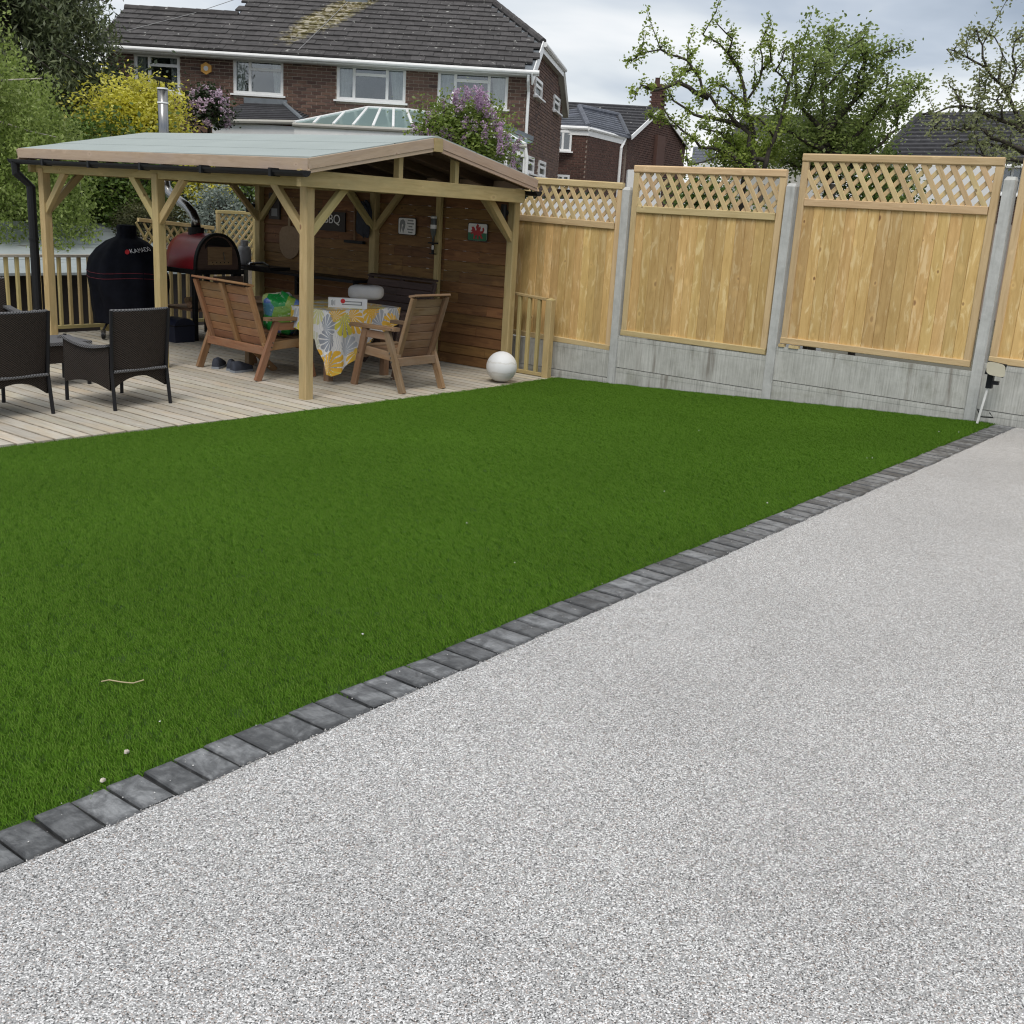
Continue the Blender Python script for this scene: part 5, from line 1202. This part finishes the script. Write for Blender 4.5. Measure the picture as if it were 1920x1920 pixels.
e0 = CP['h'] + RH * .55; glass([e0, CP['f'], CP['f'] + FH * 1.2, CP['e']]); bar(e0, CP['f']); glass([CP['f'], CP['g'], e0 + FH * .02]); bar(CP['f'], CP['g']); bar(CP['e'], CP['f'])
eg = PX(1000, 266, 26.9); glass([CP['f'], CP['g'], eg]); MB().prism([CP['f'] + RH * .05, eg + V((0, 0, .02)), eg + V((0, 0, .12)), CP['f'] + V((0, 0, .12))], FH * .05).build('flashing', 'lead_grey', cv)
for p, q in ((CP['a'], CP['b']), (CP['b'], CP['g'])):
    mpt = (p + q) / 2; d_ = (q - p).normalized(); MB().tube([p - d_ * .03 - V((0, 0, .05)), q + d_ * .03 - V((0, 0, .05))], .045, 8).build('gutter', 'soffit_grey', cv)
    plank('eaves_beam', 'upvc_white', cv, p - V((0, 0, .17)) + FH * .05, q - V((0, 0, .17)) + FH * .05, .18, .06, up=tuple(FH)); nn = 6
    for i in range(nn + 1): r0 = p.lerp(q, i / nn) + FH * .06; plank('mullion', 'upvc_white', cv, r0 - V((0, 0, 2.8)), r0 - V((0, 0, .24)), .06, .05, up=tuple(FH))
    MB().prism([p - V((0, 0, .26)) + FH * .08, q - V((0, 0, .26)) + FH * .08, q - V((0, 0, 2.8)) + FH * .08, p - V((0, 0, 2.8)) + FH * .08], FH * .012).build('wall_pane', 'window_glass', cv)
fin = PX(849, 200, 25.6); MB().lathe(fin, [(.02, -.3), (.055, -.25), (.06, .1), (.05, .25), (.015, .32)], 12).build('finial', 'upvc_white', cv)
MB().tube([CP['g'] - V((0, 0, .05)), CP['g'] - V((0, 0, .3)) + RH * .05, CP['g'] - V((0, 0, 2.5)) + RH * .05], .036, 8).build('downpipe', 'upvc_white', cv)
# ------------------------------------------------------------------ second house behind, on the right
H2 = empty('brick_house', HW(2.5, 39, -.7), 'darker brick house with a gable chimney behind the long house', 'house')
def far_bricks(poly, u, inn, parent):
    bb = MB(); P2 = [((q - poly[0]).dot(u), q.z) for q in poly]; zt = max(q[1] for q in P2); z = 2.0; row = 0
    while z < zt:
        xs = []
        for (a, b_), (c, d) in zip(P2, P2[1:] + P2[:1]):
            if (b_ - z) * (d - z) < 0: xs.append(a + (c - a) * (z - b_) / (d - b_))
        if len(xs) >= 2:
            x, x1 = min(xs), max(xs)
            if row % 2:
                q = poly[0] + u * (x + .05); bb.box(V((q.x, q.y, z)) - inn * .002, (.098, .03, .060), u); x += .11
            while x + .1 < x1:
                w = min(.215, x1 - x); q = poly[0] + u * (x + w / 2); bb.box(V((q.x, q.y, z)) - inn * .002, (w - .006, .03, .060), u); x += .225
        z += .075; row += 1
    if not bb.v: return
    o = bb.build('brick', 'far_brick', parent, fix=False); o['kind'] = 'stuff'
def uvwall(poly, name, parent, m='far_brick_wall', th=.15, inward=None):
    u = (poly[-1] - poly[0]); u.z = 0; u.normalize(); b = MB(); b.uv = [((q - poly[0]).dot(u), q.z) for q in poly] * 2; inn = inward if inward is not None else FH
    n_ = len(poly); far_bricks(poly, u, inn, parent) if m == 'far_brick_wall' else None; b.add(poly + [q + inn * th for q in poly], [tuple(range(n_)), tuple(range(2 * n_ - 1, n_ - 1, -1))] + [(i, (i + 1) % n_, (i + 1) % n_ + n_, i + n_) for i in range(n_)]); return b.build(name, 'far_mortar' if m == 'far_brick_wall' else m, parent)
def down(p, z=-.7): return V((p.x, p.y, z))
g0 = PX(1177, 258, 38.5); g1 = PX(1285, 274, 44.5); ap = PX(1232, 206, 41.5); gd = (g1 - g0); gd.z = 0; gd.normalize(); gin = V((-gd.y, gd.x, 0)); gin = gin if gin.dot(RH) < 0 else -gin
uvwall([down(g0), g0, ap, g1, down(g1)], 'gable_wall', H2, inward=gin)
rl0 = PX(1050, 190, 41.5); el0 = PX(1040, 246, 38.5); o_ = gd * 0
tri_courses(H2, el0 + gin * 0, g0 - gin * .15, rl0, ap - gin * .15 + V((0, 0, .1)), 11, 'far_tile', lift=.06, th=.075)
MB().prism([ap - gin * .15 + V((0, 0, .06)), g1 - gin * .15, g1 + gin * 6, ap + gin * 6 + V((0, 0, .06))], V((0, 0, -.08))).build('roof', 'far_tile', H2)
plank('barge_board', 'upvc_white', H2, g0 - gin * .17 - gd * .1, ap - gin * .17 + V((0, 0, .02)), .14, .04, up=tuple(-gin)); plank('barge_board', 'upvc_white', H2, ap - gin * .17 + V((0, 0, .02)), g1 - gin * .17 + gd * .15 - V((0, 0, .1)), .14, .04, up=tuple(-gin))
cp = PX(1232, 200, 41.5)
b = MB(); zz = cp.z - .6
while zz < PX(1232, 163, 41.5).z:
    for k in range(4): b.box(down(cp, zz) + gin * (-.16 + .225 * ((k % 2))) + gd * (-.12 + .23 * (k // 2)) + (gin * .06 if int(zz / .075) % 2 else gin * 0), (.215, .2, .066), gin)
    zz += .075
b.build('chimney', 'far_brick', H2, fix=False); ct_ = PX(1232, 163, 41.5); b = MB().box(down(ct_, ct_.z + .02), (.58, .58, .09), gin); b.build('chimney_cap', 'far_brick', H2); MB().lathe(down(ct_, ct_.z + .06), [(.10, 0), (.085, .22), (.10, .24)], 10).build('chimney_pot', 'far_brick', H2)
b = MB(); s0 = down(cp, -.7) - gin * .14; b.box(s0 + V((0, 0, 2.4)), (.30, .9, 5.4), gin); b.build('chimney_breast', 'far_brick', H2)
# two-storey hipped wing in front of it
ex0, ex1, ex2 = PX(1020, 236, 36.4), PX(1103, 240, 35.8), PX(1172, 258, 38.3)
uvwall([down(ex0), ex0, ex1, down(ex1)], 'wing_wall', H2); uvwall([down(ex1), ex1, ex2, down(ex2)], 'wing_wall', H2, inward=FH - RH)
hp0, hp1, hp2 = PX(1010, 214, 38.6), PX(1086, 203, 38.6), PX(1160, 219, 40.5)
tri_courses(H2, ex0 - V((0, 0, -.02)), ex1, hp0, hp1, 8, 'grey_tile', lift=.05, th=.065); tri_courses(H2, ex1, ex2 + RH * .15, hp1, hp2, 9, 'grey_tile', lift=.05, th=.065)
for p, q in ((ex1, hp1), (ex2 + RH * .1, hp2), (hp1, hp2)): MB().tube([p + V((0, 0, .05)), q + V((0, 0, .05))], .09, 8).build('ridge_tile', 'grey_tile', H2)
for p, q in ((ex0, ex1), (ex1, ex2)): MB().tube([p - V((0, 0, .02)) - FH * .08, q - V((0, 0, .02)) - FH * .08], .06, 8).build('gutter', 'upvc_white', H2); plank('fascia', 'upvc_white', H2, p - V((0, 0, .14)) - FH * .04, q - V((0, 0, .14)) - FH * .04, .18, .03, up=tuple(-FH))
MB().tube([ex2 - V((0, 0, .05)) - FH * .1, ex2 - V((0, 0, .35)) - RH * .13 - FH * .36, down(ex2, -.6) - RH * .13 - FH * .36], .05, 8).build('downpipe', 'upvc_white', H2)
wc_ = PX(1058, 264, 36.0); window(H2, wc_ - FH * .02, .46, .62, RH, nF, {'mull': [('v', -.1, -.4, .4)], 'panes': [(-.4, -.14, -.42, .42), (-.06, .4, -.42, .42)]}, curtain=False, back=.045)
wc_ = PX(1055, 340, 36.0); window(H2, wc_ - FH * .02, .42, .40, RH, nF, {'mull': [('v', 0, -.4, .4)], 'panes': [(-.4, -.05, -.42, .42), (.05, .4, -.42, .42)]}, curtain=False, back=.045)
# third roof at the right
H3 = empty('house', HW(13, 33, -.7), 'house at the right with a black tiled hipped roof above the fence', 'house')
r0, r1 = PX(1722, 219, 34), PX(2050, 212, 34); e0_, e1_ = PX(1640, 306, 31.5), PX(2080, 308, 31.5)
tri_courses(H3, e0_, e1_, r0, r1, 12, 'far_tile', lift=.07, th=.09); MB().prism([e0_, r0, PX(1700, 250, 38), PX(1640, 306, 36)], V((0, 0, -.06))).build('roof', 'far_tile', H3); MB().tube([r0, r1], .11, 8).build('ridge_tile', 'far_tile', H3); MB().tube([e0_ + V((0, 0, .04)), r0 + V((0, 0, .04))], .09, 8).build('ridge_tile', 'far_tile', H3)
MB().tube([e0_ - V((0, 0, .06)), e1_ - V((0, 0, .06))], .06, 8).build('gutter', 'upvc_white', H3)
uvwall([down(e0_ + FH * .4 + RH * .4), e0_ + FH * .4 + RH * .4, e1_ + FH * .4, down(e1_ + FH * .4)], 'wall', H3, 'far_brick_wall')
for px_ in (1895, 1790): window(H3, PX(px_, 335, 31.8) - FH * .05, 1.5 if px_ < 1800 else .6, .85, RH, nF, {'mull': [('v', 0, -.45, .45)], 'panes': [(-.45, -.04, -.42, .42), (.04, .45, -.42, .42)]}, curtain=False)
# distant pale house seen between the trees
H4 = empty('house', HW(12, 58, -.7), 'distant beige house half hidden behind the twisted tree', 'house')
a0, a1 = PX(1375, 262, 58), PX(1560, 262, 58); uvwall([down(a0), a0, a1, down(a1)], 'wall', H4, 'soffit_grey'); t0_, t1_ = PX(1395, 215, 60), PX(1545, 215, 60); tri_courses(H4, a0 - RH * .3, a1 + RH * .3, t0_, t1_, 10, 'far_tile')
H5 = empty('house', HW(10, 52, -.7), 'distant low house with a blue-grey roof beside the brick gable', 'house')
a0, a1 = PX(1296, 306, 52), PX(1345, 306, 52); t0_, t1_ = PX(1300, 275, 54), PX(1338, 275, 54); tri_courses(H5, a0, a1, t0_, t1_, 6, 'grey_tile'); uvwall([down(a0), a0, a1, down(a1)], 'wall', H5, 'white_render')
# pale things seen through the trellis
def block(name, px0, px1, py0, D, dep, label, cat, m='white_render'):
    a, c = PX(px0, py0, D), PX(px1, py0, D); o = MB().prism([a, c, c + FH * dep, a + FH * dep], V((0, 0, -(max(a.z, c.z) + .7)))).build(name, m); tag(o, label, cat)
block('garden_wall', 960, 1158, 373, 15.5, .25, 'white painted wall seen through the lowest trellis', 'garden wall')
block('garden_wall', 1178, 1243, 318, 21, .3, 'white end wall seen through the left of the middle trellis', 'garden wall'); 
block('van', 1490, 1580, 352, 18, 1.5, 'x', 'van') if False else None
block('garden_wall', 1495, 1580, 348, 19, .3, 'white wall seen through the left of the tallest trellis', 'garden wall')
block('garden_wall', 1700, 1870, 312, 24, .3, 'white house wall seen through the right of the tallest trellis', 'garden wall')
# ------------------------------------------------------------------ trees and shrubs
def thing_tree(name, base, label, cat, group=None): return empty(name, base, label, cat, group)
def limbs(root, polys, m='bark_grey', name='trunk'):
    b = MB()
    for pts, r0, r1 in polys:
        n = len(pts); b.tube(pts, [r0 + (r1 - r0) * i / (n - 1) for i in range(n)], 6)
    return b.build(name, m, root, smooth=True, fix=False)
def wig(p0, p1, n, amp, rng):
    out = [p0.copy()]
    for i in range(1, n): u = i / n; out.append(p0.lerp(p1, u) + V((rng.gauss(0, amp), rng.gauss(0, amp), rng.gauss(0, amp))))
    out.append(p1.copy()); return out
def shrub(name, c, rad, nleaf, size, leaf, label, cat, seed, base_z=-.7, up=.5, clumps=26, group=None, hang=0, shell=.55, aspect=.55, stem='bark_dark'):
    """uneven crown made of leaf clumps round a branching stem"""
    rng = random.Random(seed); c = V(c); r = thing_tree(name, (c.x, c.y, base_z), label, cat, group); polys = [([V((c.x, c.y, base_z)), c - V((0, 0, rad[2] * .5)), c + V((0, 0, rad[2] * .3))], .06, .02)]
    pts = []; per = nleaf // clumps
    for k in range(clumps):
        th = rng.uniform(0, 6.28); ph = math.asin(rng.uniform(-.75, 1)); rr = shell + (1 - shell) * rng.random()
        q = c + V((rad[0] * rr * math.cos(ph) * math.cos(th), rad[1] * rr * math.cos(ph) * math.sin(th), rad[2] * rr * math.sin(ph)))
        polys.append((wig(c - V((0, 0, rad[2] * .4)), q, 3, .04, rng), .022, .005))
        s = rng.uniform(.7, 1.3) * min(rad) * .36; cl = RNG.normal(size=(per, 3)) * np.array([s, s, s * .8]); pts.append(cl + np.array(q))
    limbs(r, polys, stem); leaves('crown', np.concatenate(pts), size, size * aspect, leaf, r, up, hang); return r
def clumped(root, tips, per, spread, size, leaf, up=.5, hang=0, aspect=.6, name='crown'):
    A = np.array([tuple(t_) for t_ in tips]); pts = np.repeat(A, per, 0) + RNG.normal(size=(len(A) * per, 3)) * spread
    return leaves(name, pts, size, size * aspect, leaf, root, up, hang)
# conifer at the top left: tiers of drooping boughs
rg = random.Random(5)
cf = thing_tree('conifer_tree', HW(-9.95, 22, -.7), 'tall dark conifer with drooping boughs at the top left', 'tree')
base = HW(-9.95, 22, -.7); polys = [([base, base + V((0, 0, 5)), base + V((0, 0, 9))], .28, .08)]; tips = []
for k in range(250):
    h = rg.uniform(.6, 7.8); a = rg.uniform(0, 6.28); ln = (2.62 - .13 * h) * rg.uniform(.65, 1.05); s0 = base + V((0, 0, h)); d = V((math.cos(a), math.sin(a), .18)); e1 = s0 + d * ln * .6 + V((0, 0, .08)); e2 = s0 + d * ln - V((0, 0, .30 * ln * .6))
    polys.append(([s0, e1, e2], .035, .008))
    for i in range(16):
        u = .3 + .7 * i / 15; q = s0.lerp(e1, u / .6) if u < .6 else e1.lerp(e2, (u - .6) / .4); tips.append(q + V((rg.gauss(0, .14), rg.gauss(0, .14), rg.gauss(-.12, .12))))
limbs(cf, polys, 'bark_dark'); clumped(cf, tips, 22, np.array([.13, .13, .16]), .15, 'leaf_conifer', .2, .9, .22)
# weeping birch in front of it
bi = thing_tree('birch_tree', HW(-9.2, 17.2, -.7), 'weeping pale green birch hanging over the shed at the left', 'tree'); base = HW(-9.2, 17.2, -.7); polys = [([base, base + V((0, 0, 2.5)), base + RH * .3 + V((0, 0, 4.6))], .14, .05)]; pts = []
for k in range(430):
    a = rg.uniform(0, 6.28); rr = rg.random() ** .5; lat, dep = rr * math.cos(a), rr * math.sin(a); top = base + RH * (lat * 2.15 + .15) + FH * dep * 1.7 + V((0, 0, 4.75 - 1.9 * rr * rr + rg.gauss(0, .22)))
    if k < 60: polys.append((wig(base + RH * .2 + V((0, 0, 3.2 + rg.random())), top, 4, .05, rg), .03, .008))
    ln = rg.uniform(.8, 2.6) * (.6 + .6 * rr); n_ = int(ln * 34); sway = V((rg.gauss(.06, .1), rg.gauss(0, .1), 0))
    polys.append(([top, top + sway * ln * .6 - V((0, 0, ln * .5)), top + sway * ln - V((0, 0, ln))], .006, .003))
    for i in range(n_): u = i / n_; pts.append(tuple(top + sway * ln * u - V((0, 0, ln * u)) + V((rg.gauss(0, .06), rg.gauss(0, .06), 0))))
limbs(bi, polys[:1] + polys[1:40:3], 'bark_birch'); P_ = np.array(pts); P_ = np.repeat(P_, 3, 0) + RNG.normal(size=(len(P_) * 3, 3)) * .06; leaves('crown', P_, .062, .036, 'leaf_birch', bi, .1, .8)
shrub('golden_shrub', PX(250, 222, 21.5), (.92, .85, .60), 12000, .085, 'leaf_gold', 'bright yellow-leaved shrub behind the steel flue', 'shrub', 21, clumps=90, shell=.30)
shrub('rhododendron_bush', PX(392, 208, 22.6), (.36, .4, .38), 1500, .10, 'leaf_dark', 'pink-flowered rhododendron beside the bay roof', 'shrub', 22)
rh = bpy.data.objects['rhododendron_bush']; tp = []
for k in range(58): th = rg.uniform(0, 6.28); ph = math.asin(rg.uniform(-.6, 1)); tp.append(PX(392, 208, 22.6) + V((.40 * math.cos(ph) * math.cos(th), .44 * math.cos(ph) * math.sin(th), .42 * math.sin(ph))))
clumped(rh, tp, 26, .038, .05, 'petal_pink', .3, 0, .9, 'blossom')
# shrubs behind the shed
for nm, (x, y, D), rad, nl, sz, lf, lab, sd_ in (
    ('shrub', (185, 330, 20.0), (.9, .7, .95), 5200, .10, 'leaf_mid', 'broad mid-green shrub under the birch, left of the middle post', 31),
    ('shrub', (250, 360, 19.6), (.75, .6, .75), 4400, .09, 'leaf_mid', 'mid-green shrub behind the middle gazebo post', 32),
    ('round_bush', (285, 412, 18.8), (.68, .6, .27), 5200, .045, 'leaf_olive', 'clipped dark rounded bush behind the covered barbecue', 33),
    ('golden_shrub', (392, 345, 19.6), (.42, .4, .42), 2200, .075, 'leaf_gold', 'small yellow shrub seen under the gazebo beam', 34),
    ('grey_shrub', (415, 400, 18.0), (.44, .4, .42), 3600, .055, 'leaf_grey', 'silver-grey shrub behind the red oven', 35),
    ('shrub', (330, 385, 21.0), (.9, .6, .9), 3600, .09, 'leaf_dark', 'dark shrub behind the steel flue elbow', 36),
    ('shrub', (110, 380, 19.4), (.95, .7, .70), 4600, .10, 'leaf_birch', 'pale green low shrub behind the left gazebo post', 37),
    ('shrub', (20, 400, 21.0), (1.2, .7, .9), 4600, .10, 'leaf_mid', 'mid-green shrub at the left edge behind the shed', 38),
    ('shrub', (170, 240, 24.0), (1.3, .9, 1.6), 7000, .12, 'leaf_dark', 'tall dark shrub between the conifer and the yellow shrub', 39),
    ('shrub', (460, 385, 23.0), (1.0, .7, 1.0), 4000, .10, 'leaf_mid', 'mid-green shrub beyond the taller trellis', 40)):
    shrub(nm, PX(x, y, D), rad, nl, sz, lf, lab, 'shrub', sd_, clumps=34)
lc = shrub('lilac_bush', PX(872, 262, 20.0), (.95, .7, .52), 13000, .075, 'leaf_lilac', 'purple lilac bush behind the gazebo ridge', 'shrub', 41, clumps=80, shell=.35)
rg2 = random.Random(8); tp = []
for k in range(34):
    u = rg2.uniform(0, 1); x = 792 + 176 * u; y = (244 - 58 * math.sin(min(1, u * 1.5) * math.pi * .72)) if u < .75 else 215 + (u - .75) * 300; p = PX(x + rg2.uniform(-8, 8), y + rg2.uniform(-6, 75 * rg2.random()), 20 - rg2.uniform(.2, .7))
    d_ = V((rg2.gauss(0, .3), rg2.gauss(0, .3), 1)).normalized()
    for j in range(9): tp.append(p + d_ * (.026 * j) + V((rg2.gauss(0, .02), rg2.gauss(0, .02), 0)) * (1.2 - j * .1))
for k in range(16):
    p = PX(rg2.uniform(800, 950), rg2.uniform(235, 300), 19.35)
    for j in range(7): tp.append(p + V((rg2.gauss(0, .02), rg2.gauss(0, .02), .024 * j)))
clumped(lc, tp, 11, .026, .034, 'petal_lilac', .2, 0, .9, 'blossom')
tp = [PX(rg2.uniform(800, 930), rg2.uniform(210, 275), 19.4) for _ in range(26)]; clumped(lc, tp, 5, .03, .04, 'petal_white', .2, 0, .9, 'blossom')
# right-hand trees: traced limbs, each with twigs and leaf clumps
def limb_tree(name, label, D, limbs_px, seed, leaf, size, per, twig_n, twig_len, spread, thick=.05, bark='bark_grey', base_px=None, jit=.5, aspect=.6, spur=.10):
    rng = random.Random(seed); b0 = PX(base_px[0], base_px[1], D); r = thing_tree(name, (b0.x, b0.y, -.7), label, 'tree'); polys = [([V((b0.x, b0.y, -.7)), b0], thick * 1.6, thick * 1.2)]; tips = []
    for li in limbs_px:
        off = rng.uniform(-jit, jit); k = len(li); pts = [PX(x, y, D + off * (i / max(1, k - 1))) for i, (x, y) in enumerate(li)]; fine = []
        for p, q in zip(pts, pts[1:]):
            m_ = max(2, int((q - p).length / .12))
            for i in range(m_): fine.append(p.lerp(q, i / m_) + V((rng.gauss(0, .012), rng.gauss(0, .012), rng.gauss(0, .012))))
        fine.append(pts[-1]); polys.append((fine, thick * (1.0 if len(fine) > 8 else .5), .007))
        for i, p in enumerate(fine):
            if i < len(fine) * .12: continue
            if rng.random() < spur:
                d = V((rng.gauss(0, .35), rng.gauss(0, .35), 1)).normalized(); e3 = p + d * rng.uniform(.22, .6); mid_ = p.lerp(e3, .5) + V((rng.gauss(0, .03), rng.gauss(0, .03), 0)); polys.append(([p, mid_, e3], .008, .003))
                for u_ in (.25, .45, .65, .85, 1.0): tips.append(p.lerp(mid_, u_ * 2) if u_ < .5 else mid_.lerp(e3, u_ * 2 - 1))
            for _ in range(twig_n):
                if rng.random() > .62: continue
                d = V((rng.gauss(0, 1), rng.gauss(0, 1), rng.gauss(.35, .9))).normalized(); e2 = p + d * twig_len * rng.uniform(.4, 1.3)
                polys.append(([p, p.lerp(e2, .5) + V((rng.gauss(0, .015), rng.gauss(0, .015), .01)), e2], .008, .003)); tips += [e2, p.lerp(e2, .55)]
            if rng.random() < .85: tips.append(p + V((rng.gauss(0, .03), rng.gauss(0, .03), .02)))
    limbs(r, polys, bark); clumped(r, tips, per, spread, size, leaf, .35, 0, aspect); return r
limb_tree('twisted_tree', 'gnarled sparse-leaved tree with bare twisted branch ends', 15.5,
    [[(1425, 340), (1405, 250), (1330, 185), (1290, 115), (1240, 95), (1205, 100), (1180, 112)], [(1300, 130), (1275, 140), (1255, 160)], [(1325, 185), (1270, 155), (1230, 170), (1200, 160), (1190, 185)],
     [(1415, 260), (1400, 190), (1385, 130), (1350, 85), (1318, 65)], [(1385, 130), (1365, 100), (1375, 75), (1345, 45)], [(1400, 190), (1430, 130), (1425, 85), (1440, 50)], [(1430, 130), (1445, 110), (1440, 75)],
     [(1425, 330), (1370, 290), (1320, 275), (1270, 235), (1245, 205)], [(1370, 290), (1330, 300), (1290, 310)], [(1410, 240), (1350, 225), (1300, 215), (1265, 190), (1250, 165)], [(1430, 320), (1460, 240), (1480, 160), (1490, 100), (1500, 75)],
     [(1440, 300), (1400, 300), (1350, 250), (1310, 240)], [(1480, 160), (1455, 130), (1470, 95)], [(1270, 235), (1240, 225), (1215, 215)], [(1400, 200), (1360, 165), (1330, 160), (1310, 180)], [(1455, 260), (1420, 220), (1390, 215), (1360, 205)]],
    51, 'leaf_hawthorn', .048, 13, 2, .11, .036, .034, 'bark_dark', (1428, 345), .6, .62)
limb_tree('broadleaf_tree', 'dense leafy tree right behind the middle of the fence', 16.5,
    [[(1560, 340), (1550, 250), (1540, 170), (1560, 110), (1550, 70)], [(1550, 250), (1600, 190), (1620, 120), (1615, 75)], [(1550, 250), (1500, 200), (1490, 140), (1500, 95)], [(1560, 300), (1620, 240), (1660, 190), (1665, 140)], [(1555, 280), (1500, 260), (1460, 230), (1450, 190)],
     [(1570, 310), (1640, 280), (1680, 240), (1690, 190), (1720, 165)], [(1540, 170), (1585, 130), (1590, 80)], [(1600, 190), (1640, 150), (1645, 105), (1672, 95)], [(1560, 320), (1490, 310), (1450, 290)], [(1560, 320), (1620, 310), (1670, 295)], [(1500, 200), (1530, 150), (1525, 110)], [(1550, 240), (1580, 210), (1575, 160)], [(1560, 290), (1590, 260), (1640, 220)], [(1550, 270), (1520, 240), (1475, 260)], [(1670, 200), (1700, 190), (1715, 180)]],
    52, 'leaf_tree', .060, 22, 3, .26, .07, .042, 'bark_dark', (1562, 345), .9)
limb_tree('spreading_tree', 'airy pale-leaved tree reaching in from the right edge', 14.5,
    [[(1960, 330), (1925, 250), (1890, 180), (1850, 125), (1800, 100), (1775, 92)], [(1890, 180), (1905, 130), (1900, 80), (1920, 65)], [(1850, 125), (1840, 85), (1832, 55)], [(1870, 150), (1880, 105), (1865, 70)], [(1940, 260), (1880, 225), (1830, 205), (1780, 200), (1730, 215)], [(1830, 205), (1845, 170), (1850, 150)], [(1800, 205), (1795, 175), (1780, 160)], [(1940, 290), (1880, 265), (1830, 240), (1790, 245), (1750, 240)],
     [(1940, 290), (1900, 280), (1850, 270), (1800, 265), (1775, 275)], [(1930, 240), (1930, 180), (1935, 110)], [(1880, 225), (1870, 190), (1880, 170)], [(1945, 310), (1900, 300), (1860, 295), (1830, 285)]],
    53, 'leaf_pale', .050, 13, 2, .16, .045, .032, 'bark_dark', (1962, 340), .6)
shrub('shrub', PX(1400, 292, 16.2), (.70, .5, .26), 3600, .062, 'leaf_hawthorn', 'bright leafy undergrowth round the foot of the twisted tree', 'shrub', 64)
shrub('shrub', PX(1560, 280, 17.2), (.95, .5, .42), 6400, .075, 'leaf_tree', 'leafy lower growth at the foot of the dense tree', 'shrub', 65)
for nm, (x, y, D), rad, nl, lab, sd_ in (('shrub', (1330, 375, 17.5), (.9, .5, .42), 3000, 'mid-green shrub seen through the middle trellis', 61), ('shrub', (1640, 355, 17.0), (.85, .5, .45), 3000, 'mid-green shrub seen through the tallest trellis', 62), ('shrub', (1060, 385, 20.5), (1.4, .5, .25), 3200, 'dark shrub above the white wall behind the lowest trellis', 63)):
    shrub(nm, PX(x, y, D), rad, nl, .08, 'leaf_mid' if sd_ < 63 else 'leaf_dark', lab, 'shrub', sd_)
# ------------------------------------------------------------------ bits lying about
def lawn_hit(x, y):
    d = FW + RT * ((x - 960) / 2050.77) - UP * ((y - 960) / 2050.77); t_ = (.057 * 2.48 - CAM.z) / (d.z + .057 * d.y); return CAM + d * t_
peb = None
for i, (x, y, s) in enumerate([(612, 855, .010), (714, 870, .008), (1245, 1055 - 130, .008), (875, 985, .008), (1438, 947, .010), (1760, 812, .008), (1635, 862, .009), (1797, 813, .010), (680, 1195, .010), (965, 1060, .006), (300, 1360, .006), (1310, 810, .008), (1625, 862, .006)]):
    p = lawn_hit(x, y); s *= .6; b = MB(); rr = random.Random(i)
    for (ax, ay, az) in ((1, 0, 0), (0, 1, 0), (-1, 0, 0), (0, -1, 0), (0, 0, 1), (0, 0, -1)): b.v.append((p.x + ax * s * rr.uniform(.7, 1.4), p.y + ay * s * rr.uniform(.7, 1.4), p.z + .014 + az * s * .7))
    b.f = [(0, 1, 4), (1, 2, 4), (2, 3, 4), (3, 0, 4), (1, 0, 5), (2, 1, 5), (3, 2, 5), (0, 3, 5)]
    o = b.build('stone_chip', 'chip_white'); tag(o, 'tiny pale stone chip lying on the green lawn', 'stone chip', 'stone chips scattered on the lawn')
for (x, y, lab) in ((238, 1418, 'small tan pebble lying on the lawn near the setts'), (193, 1472, 'small brown pebble at the lawn edge touching the setts')):
    p = lawn_hit(x, y); lump('pebble', 'pebble_stone', (p.x, p.y, p.z + .015), (.008, .0065, .006), lab, 'pebble', x, (1, 0, 0), .9, .12)
tw = [lawn_hit(x, y) + V((0, 0, .018)) for x, y in ((190, 1287), (205, 1284), (228, 1288), (250, 1290), (270, 1284))]
tag(MB().tube(tw, .0022, 6).build('twig', 'twig_bark'), 'thin straw-coloured twig lying on the lawn', 'twig')
# loose stone crumbs along the edge of the gravel and on the setts
cr_ = MB(); rr = random.Random(99)
for i in range(2000):
    x = rr.uniform(-.4, 10.1); on_sett = i % 13 == 0; y = rr.uniform(2.30, 2.47) if on_sett else 2.298 + rr.gauss(0, .006); s = rr.uniform(.0016, .0034); z = (.014 if on_sett else .007)
    q = [(x + s * rr.uniform(.6, 1.2), y, z), (x, y + s * rr.uniform(.6, 1.2), z), (x - s * rr.uniform(.6, 1.2), y, z), (x, y - s * rr.uniform(.6, 1.2), z), (x, y, z + s * 1.1)]
    cr_.add(q, [(0, 1, 4), (1, 2, 4), (2, 3, 4), (3, 0, 4)])
oc = cr_.build('gravel', 'crumb_stone', fix=False); tag(oc, 'loose pale stone crumbs along the slate edging', 'gravel', kind='stuff')
